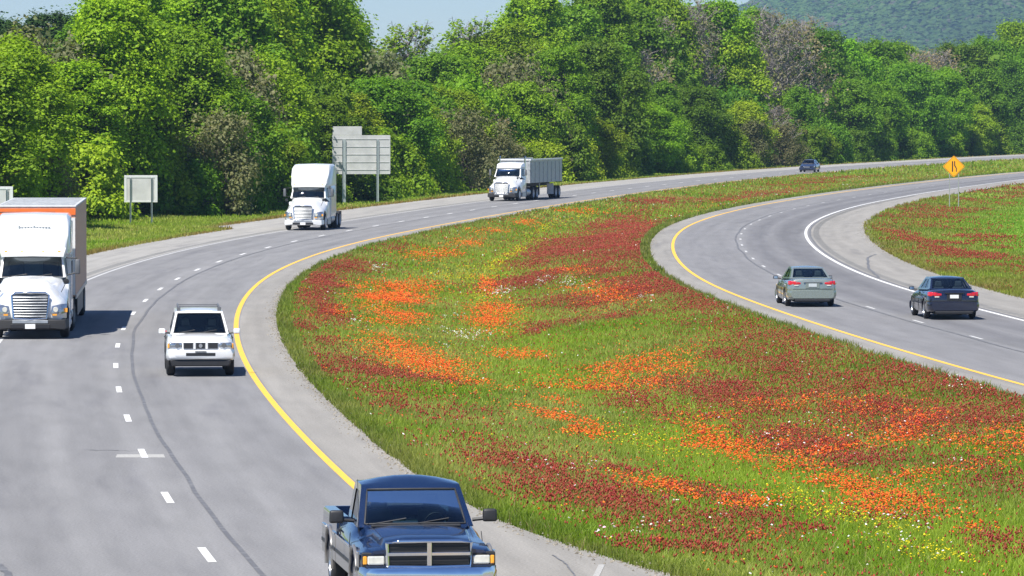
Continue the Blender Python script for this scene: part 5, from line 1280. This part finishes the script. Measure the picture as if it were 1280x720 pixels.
    for s in (-1, 1):
        q = MB(); v = [(s * .66, -.02, .80), (s * .98, .02, .78), (s * 1.145, .26, .82), (s * .68, .03, 1.04), (s * .98, .07, 1.10), (s * 1.15, .38, 1.10)]
        vb = [(x * .9, y + .25, z) for x, y, z in v]
        q.add(v + vb, [(0, 1, 4, 3), (1, 2, 5, 4), (6, 9, 10, 7), (7, 10, 11, 8), (0, 6, 7, 1), (1, 7, 8, 2), (3, 4, 10, 9), (4, 5, 11, 10), (0, 3, 9, 6), (2, 8, 11, 5)])
        hl = q.build('headlight', M_LENS2, r, bevel=.015, smooth=40)
        i = MB(); i.box(*sorted((s * .70, s * .84)), -.05, .02, .74, .79); i.build('indicator', M_AMBER, hl)
        i = MB(); i.box(*sorted((s * 1.10, s * 1.165)), .20, .28, .84, .97); i.build('side_indicator', M_AMBER, hl)
        i = MB(); i.lathe([(-.02, .001), (-.02, .075), (.01, .085)], 'y', (s * .80, -.01, .93), 16); i.build('lamp_reflector', M_LENS, hl)
        m = MB(); a, b = sorted((s * 1.36, s * 1.52)); m.box(a, b, 2.15, 2.28, 1.98, 2.45, top=(.95, .8)); mo = m.build('side_mirror', M_GREY, r, bevel=.03, smooth=50)
        m = MB(); m.tube([(s * 1.08, 2.45, 2.50), (s * 1.42, 2.25, 2.48)], .022, 6); m.build('mirror_arm', M_BLACK, mo)
        m = MB(); m.tube([(s * 1.12, 2.35, 1.95), (s * 1.42, 2.25, 2.02)], .022, 6); m.build('mirror_arm', M_BLACK, mo)
        hm = MB(); hm.tube([(s * .95, .9, 1.45), (s * 1.12, .75, 1.78)], .012, 5); hm.lathe([(-.05, .001), (-.04, .08), (.03, .085), (.04, .001)], 'y', (s * 1.12, .72, 1.80), 12); hm.build('hood_mirror', M_BLACK, r)
        ft = MB(); a, b = sorted((s * .80, s * 1.19)); ft.box(a, b, 2.2, 3.5, .30, .70); ft.build('side_step', M_ALU, r, bevel=.02)
        tk = MB(); tk.lathe([(3.7, .02), (3.7, .30), (5.0, .30), (5.0, .02)], 'y', (s * .92, 0, .62), 20); tk.build('fuel_tank', M_ALU, r, smooth=40)
        wheel(r, s * 1.20, 1.18, .50, .30, M_STEEL, hub=True)
        for k in range(axles): wheel(r, s * 1.22, 6.05 + 1.30 * k, .51, .29, M_STEEL, dual=True)
        mf = MB(); mf.box(*sorted((s * .72, s * 1.2)), 6.05 + 1.30 * axles - .62, 6.05 + 1.30 * axles - .60, .35, 1.0); mf.build('mud_flap', M_BLACK, r)
    bp = MB(); bp.loft([(-.13, [(0, .36), (.70, .36), (.76, .40), (.74, .58), (0, .60)]), (-.05, [(0, .30), (1.05, .30), (1.12, .36), (1.10, .60), (0, .64)]), (.55, [(0, .32), (1.17, .32), (1.20, .38), (1.19, .62), (0, .66)])])
    bp.build('front_bumper', M_FRAMEB if big else paint, r, smooth=40)
    tr = MB(); tr.box(-.56, .56, -.145, -.128, .50, .60); tr.build('bumper_trim', M_ALU, r, bevel=.01)
    lg = MB(); lg.box(-.62, .62, -.150, -.12, .345, .47); lg.build('lower_grille', M_BLACK, r, bevel=.01)
    pl = MB(); pl.box(-.16, .16, -.165, -.152, .33, .48); pl.build('licence_plate', M_PLATE, r)
    ch = MB(); ch.box(-.43, -.34, .6, 8.1, .66, .92); ch.box(.34, .43, .6, 8.1, .66, .92); ch.box(-.5, .5, .5, 2.2, .45, .9); ch.build('chassis', M_FRAMEB, r)
    ax = MB(); [ax.tube([(-.9, 6.05 + 1.3 * k, .51), (.9, 6.05 + 1.3 * k, .51)], .09, 8) for k in range(axles)]; ax.tube([(-.9, 1.18, .5), (.9, 1.18, .5)], .07, 8); ax.build('axle', M_FRAMEB, r)
    fw = MB(); fw.lathe([(.95, .02), (.95, .5), (1.02, .52), (1.05, .45), (1.05, .02)], 'z', (0, 6.65, 0), 20); fw.build('fifth_wheel', M_BLACK, r)
    if stacks:
        for s in (-1, 1):
            e = MB(); e.tube([(s * 1.02, 3.78, .9), (s * 1.02, 3.78, 2.4)], .10, 12); e.tube([(s * 1.02, 3.78, 2.4), (s * 1.02, 3.78, 3.35), (s * 1.02, 3.95, 3.45)], .065, 12); e.build('exhaust_stack', M_CHROME, r, smooth=50)

def writing_band(r, txt_w, z, y, x, h=.13):
    """the grey lettering on the fairing, too small in the photograph to read: a soft band of strokes"""
    m = MB(); n = 11
    for k in range(n):
        a = x - txt_w / 2 + txt_w * k / n; m.box(a, a + txt_w / n * .72, y - .012, y + .02, z, z + h * (1 if k in (0, 5) else .78))
    m.build('fairing_lettering', M_ALU, r)

def box_trailer(r):
    y0, y1 = 5.95, 20.6; ZB, ZT = 1.12, 4.10
    b = MB(); b.box(-1.29, 1.29, y0, y1, ZB, ZT - .06); bo = b.build('trailer_box', plain('trailer_side', (.52, .31, .23), .5, var=.15), r, bevel=.02)
    f = MB(); f.box(-1.27, 1.27, y0 - .03, y0 - .003, ZB + .05, ZT - .40); f.build('front_panel', M_WHITE2, bo)
    f = MB(); f.box(-1.28, 1.28, y0 - .035, y0 - .004, ZT - .30, ZT - .10); f.build('orange_band', plain('orange_trim', (.85, .17, .03), .4), bo)
    f = MB(); f.box(-1.28, .62, y0 - .045, y0 - .036, ZT - .22, ZT - .20); f.build('header_lamp_rail', M_GREY, bo)
    t = MB(); t.box(-1.30, 1.30, y0 - .02, y1 + .02, ZT - .058, ZT); t.build('roof', plain('trailer_roof', (.50, .51, .52), .5, var=.15), bo, bevel=.015)
    rib = MB(); 
    for k in range(22): rib.box(-1.22, 1.22, y0 + .5 + k * .63, y0 + .53 + k * .63, ZT + .002, ZT + .012)
    rib.build('roof_rib', M_ALUD, bo)
    k = MB()
    for s in (-1, 1): k.box(*sorted((s * 1.27, s * 1.305)), y0, y1, ZB - .08, ZB + .06)
    k.build('side_rail', M_ALU, r)
    for s in (-1, 1):
        sk = MB(); sk.box(*sorted((s * 1.22, s * 1.25)), 9.5, 16.8, .35, 1.04); sk.build('side_skirt', M_GREY, r)
        for yy in (18.1, 19.4): wheel(r, s * 1.27, yy, .51, .29, M_STEEL, dual=True)
        rl = MB(); rl.box(*sorted((s * .6, s * 1.2)), y1, y1 + .03, 1.0, 1.1); rl.build('tail_light', M_REDL, r)
    c = MB(); c.box(-.5, .5, 8, 20.5, .85, 1.06); c.build('trailer_frame', M_FRAMEB, r)

def dump_trailer(r):
    y0, y1 = 4.55, 16.4
    b = MB(); zb, zt = 1.35, 3.12; o = 1.26; i = 1.20
    # open topped tub
    for s in (-1, 1):
        b.box(*sorted((s * i, s * o)), y0, y1, zb, zt)
    b.box(-i, i, y0, y0 + .06, zb, zt); b.box(-i, i, y1 - .06, y1, zb, zt); b.box(-i, i, y0 + .06, y1 - .06, zb, zb + .08)
    bo = b.build('dump_body', M_ALUD, r)
    q = MB()
    for s in (-1, 1):
        for k in range(8): q.box(*sorted((s * o, s * (o + .035))), y0 + .3 + k * 1.5, y0 + .38 + k * 1.5, zb + .02, zt - .12)
        q.build('side_rib', M_ALUD, bo); q = MB()
    q = MB()
    for s in (-1, 1): q.box(*sorted((s * (i - .04), s * (o + .07))), y0 - .03, y1 + .03, zt - .005, zt + .13)
    q.box(-i + .04, i - .04, y0 - .05, y0 + .08, zt - .005, zt + .13); q.build('top_rail', plain('pale_top_rail', (.62, .63, .64), .4, var=.1), bo, bevel=.02)
    tp = MB(); tp.patch([(-1.18, y0 + .08, zt - .10), (1.18, y0 + .08, zt - .10), (1.18, y1 - .07, zt - .10), (-1.18, y1 - .07, zt - .10)], (0, 0, .14), nu=6, nv=10); tp.build('tarpaulin', M_GREY, bo, smooth=60)
    for s in (-1, 1):
        for yy in (14.1, 15.4): wheel(r, s * 1.27, yy, .51, .29, M_STEEL, dual=True)
        mf = MB(); mf.box(*sorted((s * .7, s * 1.25)), 13.2, 13.23, .35, 1.2); mf.build('mud_flap', plain('white_mud_flap', (.7, .7, .7), .6), r)
        lg = MB(); lg.box(*sorted((s * .9, s * 1.02)), 9.0, 9.15, .35, 1.3); lg.build('landing_leg', M_ALU, r)
    c = MB(); c.box(-.5, -.4, 5.5, 15.0, 1.05, 1.33); c.box(.4, .5, 5.5, 15.0, 1.05, 1.33); c.build('trailer_frame', M_FRAMEB, r)
    hy = MB(); hy.tube([(0, y0 - .15, 1.0), (0, y0 - .15, 2.9)], .10, 10); hy.build('hoist', M_ALU, r)

def stand(r, px, py, away=False, L=0, fn=lx, turn=0.0, label='', cat='', group=None):
    """set a vehicle with its near end on the ground point seen at (px,py), along its lane"""
    p = at(px, py, 0.0); m = slope(fn, p.y + 3); d = Vector((m, 1, 0)).normalized()
    a = -math.atan(m) + turn
    if away:
        q = p + d * L; r.location = (q.x, q.y, .006); r.rotation_euler = (0, 0, a + math.pi)
    else: r.location = (p.x, p.y, .006); r.rotation_euler = (0, 0, a)
    tag(r, label, cat, group); return r

stand(pickup(), 537, 769, label='dark blue pickup truck with grey lower sides and chrome crossbar grille, nearest to the viewer', cat='pickup truck')
stand(suv(), 251, 471, label='white sport utility vehicle with roof rails beside the yellow line', cat='suv')
T1 = empty('semi_truck'); tractor(T1, M_WHITE, 3.88, wb=5.4); writing_band(T1, 1.05, 3.38, 2.93, .05); box_trailer(T1)
stand(T1, 38, 424, label='white semi truck with orange stripe pulling a brown-sided box trailer at the left edge', cat='semi truck', turn=.0)
T2 = empty('semi_tractor'); tractor(T2, M_WHITE2, 3.9, big=False); writing_band(T2, .9, 3.44, 3.0, .0, .10)
stand(T2, 379, 288, label='white sleeper cab driving without a trailer in front of the large stepped sign', cat='semi truck')
T3 = empty('dump_truck'); tractor(T3, M_WHITE, sleeper=False, big=True, stacks=True); dump_trailer(T3)
stand(T3, 627, 251.5, label='white truck pulling a grey open dump trailer, far along the left carriageway', cat='dump truck', turn=-.09)
stand(sedan(M_SILV), 1016, 384, away=True, L=4.88, fn=rx, label='greenish silver sedan seen from behind in the inner lane', cat='car', group='sedans driving away on the right carriageway')
stand(sedan(M_NAVY), 1193, 400, away=True, L=4.88, fn=rx, label='dark navy sedan seen from behind in the outer lane', cat='car', group='sedans driving away on the right carriageway')
stand(sedan(M_INKB), 1008, 215.3, label='small dark blue car coming round the distant bend before the trees', cat='car')

# ================================================================ signs
M_SIGNB = plain('sign_back_aluminium', (.50, .50, .495), .5, metal=.1, var=.18, vs=1.2)
M_SIGNF = plain('sign_back_frame', (.66, .67, .67), .45, metal=.2, var=.05)
M_POST = plain('galvanised_post', (.36, .40, .40), .5, metal=.3, var=.12)
def sign_back(name, px0, px1, py0, py1, pby, posts, label, tab=None, rot=0.0, pw=.09, wide=(0,)):
    base = at((px0 + px1) / 2, pby); s = FPX / base.y
    cx = (px0 + px1) / 2; W = (px1 - px0) / s; z1 = CAM_H - (py0 - 135) / s; z0 = CAM_H - (py1 - 135) / s
    r = empty(name, (base.x, base.y, base.z), rot); gz = base.z
    p = MB(); p.box(-W / 2, W / 2, -.02, .02, z0 - gz, z1 - gz)
    po = p.build('sign_panel', M_SIGNB, r, bevel=.008)
    if tab:
        ta, tb, ty = tab; xa = (ta - cx) / s; xb = (tb - cx) / s; zt = CAM_H - (ty - 135) / s
        t = MB(); t.box(xa, xb, -.02, .02, z1 - gz + .01, zt - gz); t.build('exit_tab_panel', M_SIGNB, r, bevel=.008)
    fr = MB(); H = z1 - z0
    if tab is None:
        for (a, b, c, d) in ((-W / 2, W / 2, z1 - .16, z1 - .03), (-W / 2, W / 2, z0 + .02, z0 + .12), (-W / 2, -W / 2 + .16, z0 + .13, z1 - .17), (W / 2 - .16, W / 2, z0 + .13, z1 - .17)):
            fr.box(a, b, -.045, -.021, c - gz, d - gz)
        fr.build('panel_frame', M_SIGNF, r)
    else:
        n = 5
        for k in range(n):
            z = z0 + H * (k + .5) / n; fr.box(-W / 2 + .05, W / 2 - .05, -.05, -.021, z - gz - .025, z - gz + .025)
        fr.build('stiffener', M_SIGNB, r)
        e = MB(); e.box(-W / 2 - .01, W / 2 + .01, -.03, .03, z0 - gz - .03, z0 - gz - .002); e.box(-W / 2 - .03, -W / 2 - .002, -.03, .03, z0 - gz, z1 - gz); e.box(W / 2 + .002, W / 2 + .03, -.03, .03, z0 - gz, z1 - gz); e.build('edge_trim', M_SIGNF, r)
    for k, x in enumerate(posts):
        q = MB(); xx = (x - cx) / s; w_ = pw * (1.5 if (tab and k == 0) else 1); dz = float(height(base.x + xx * math.cos(rot), base.y + xx * math.sin(rot))) - gz
        top = z1 - gz - (.15 if tab is None else .35)
        q.box(xx - w_ / 2, xx + w_ / 2, -.11, -.052, dz - .4, top); q.box(xx - w_ / 2, xx - w_ / 2 + .012, -.19, -.11, dz - .4, top); q.build('post', M_POST, r)
    tag(r, label, 'sign'); return r
sign_back('road_sign', 155.5, 197, 219, 253, 281, (163.5, 190), 'small blank grey sign back on two posts in the left verge')
sign_back('road_sign', -26, 16.5, 233, 268, 300, (-17, 9), 'blank sign back cut off by the left edge, above the semi trailer')
sign_back('guide_sign', 416, 487.5, 169, 217, 255.5, (430, 472), 'large blank stepped sign back on two posts behind the white cab', tab=(416, 452.5, 158), rot=.10, pw=.19)
M_POST2 = plain('weathered_post', (.26, .27, .26), .7, var=.2)
def diamond():
    b = at(1192, 259); s = FPX / b.y; r = empty('warning_sign', (b.x, b.y, b.z), -.05); gz = b.z
    zc = CAM_H - (208 - 135) / s - gz; h = 1.5 / 2
    def rdi(R, y, rc=.10):
        pts = []
        for k in range(4):
            a = math.pi / 2 * k; c = (R - rc * 1.41) 
            for j in range(-2, 3):
                aa = a + j * math.pi / 8; pts.append((c * math.cos(a) + rc * math.cos(aa), y, zc + c * math.sin(a) + rc * math.sin(aa)))
        return pts
    def plate(R, y0, y1, mat, name, par):
        A, B = rdi(R, y0), rdi(R, y1); n = len(A); m = MB()
        m.add(A + B, [tuple(range(n)), tuple(range(n, 2 * n))[::-1]] + [(k, k + n, (k + 1) % n + n, (k + 1) % n) for k in range(n)])
        return m.build(name, mat, par)
    M_SY = plain('warning_yellow', (.88, .37, .004), .4, var=.05)
    pn = plate(h * 1.12, -.02, .0, M_SY, 'sign_panel', r); 
    k = plate(h * 1.05, -.023, -.0205, M_BLACK, 'border_line', pn); plate(h * 1.01, -.027, -.0235, M_SY, 'sign_face', pn)
    # narrowing-lane symbol: one straight edge and one edge that closes in
    m = MB(); 
    m.box(-.15, -.06, -.034, -.0275, zc - .40, zc + .40)
    m.add([(.15, -.034, zc - .40), (.22, -.034, zc - .40), (.22, -.034, zc - .12), (.10, -.034, zc + .10), (.10, -.034, zc + .40), (.02, -.034, zc + .40), (.02, -.034, zc + .05), (.15, -.034, zc - .15)], [(0, 1, 2, 7), (7, 2, 3, 6), (6, 3, 4, 5)])
    m.build('lane_ends_symbol', M_BLACK, pn)
    for x in (-.32, .36):
        q = MB(); q.box(x - .035, x + .035, .006, .06, -.3, zc + .25); q.build('post', M_POST2, r)
    tag(r, 'yellow diamond warning sign with black symbol on two posts beside the right carriageway', 'sign')
diamond()
dl = at(1041, 218)
def delineator(px, py):
    b = at(px, py); r = empty('delineator_post', tuple(b)); m = MB(); m.box(-.04, .04, -.01, .01, -.2, 1.1); m.build('post', M_POST, r)
    m = MB(); m.box(-.045, .045, -.02, -.012, .95, 1.08); m.build('reflector', M_PLATE, r); tag(r, 'short white delineator post on the left verge behind the small blank sign', 'marker post')
# ================================================================ light, air, camera
SUNV = Vector((.36, .50, -1.0)).normalized()
sl = bpy.data.lights.new('sun', 'SUN'); sl.energy = 5.0; sl.angle = math.radians(.53); sl.color = (1.0, .955, .88)
so = bpy.data.objects.new('sun', sl); so.rotation_euler = SUNV.to_track_quat('-Z', 'Y').to_euler(); link(so)
w = bpy.data.worlds.new('World'); scene.world = w; w.use_nodes = True
nt = w.node_tree; bg = nt.nodes['Background']
sky = nd(nt, 'ShaderNodeTexSky'); sky.sky_type = 'NISHITA'; sky.sun_disc = False
sky.sun_elevation = math.asin(-SUNV.z); sky.sun_rotation = math.atan2(-SUNV.x, -SUNV.y)
sky.air_density = 1.0; sky.dust_density = 0.0; sky.ozone_density = 3.0
tn = nd(nt, 'ShaderNodeMix', data_type='RGBA', blend_type='MULTIPLY'); tn.inputs['Factor'].default_value = 1; tn.inputs['B'].default_value = (.74, .91, 1.20, 1)
nt.links.new(sky.outputs[0], tn.inputs['A']); nt.links.new(tn.outputs['Result'], bg.inputs['Color']); bg.inputs['Strength'].default_value = .058
if HAZE > 0:
    mb = MB(); mb.box(-4600, 4600, -140, 6500, -2.5, 460)
    m, ntm, b = newmat('haze'); ntm.nodes.remove(b)
    pv = nd(ntm, 'ShaderNodeVolumePrincipled'); pv.inputs['Color'].default_value = (.45, .68, 1, 1); pv.inputs['Density'].default_value = HAZE; pv.inputs['Anisotropy'].default_value = .2
    ntm.links.new(pv.outputs[0], ntm.nodes['Material Output'].inputs['Volume'])
    hz = mb.build('haze', m); hz['kind'] = 'stuff'; hz['label'] = 'thin blue haze in the air'; hz['category'] = 'haze'
cd = bpy.data.cameras.new('camera'); cd.sensor_width = 36; cd.lens = FPX / 1280 * 36; cd.clip_start = 1; cd.clip_end = 12000
co = bpy.data.objects.new('camera', cd); co.location = (0, 0, CAM_H); co.rotation_euler = (math.pi / 2 - PITCH, 0, 0); link(co)
scene.camera = co
scene.view_settings.view_transform = 'Standard'; scene.view_settings.look = 'None'; scene.view_settings.exposure = EXPO; scene.view_settings.gamma = 1
scene.view_settings.use_curve_mapping = False
scene.cycles.max_bounces = 6; scene.cycles.diffuse_bounces = 3; scene.cycles.glossy_bounces = 3; scene.cycles.transparent_max_bounces = 10; scene.cycles.volume_bounces = 0
scene.cycles.transmission_bounces = 4
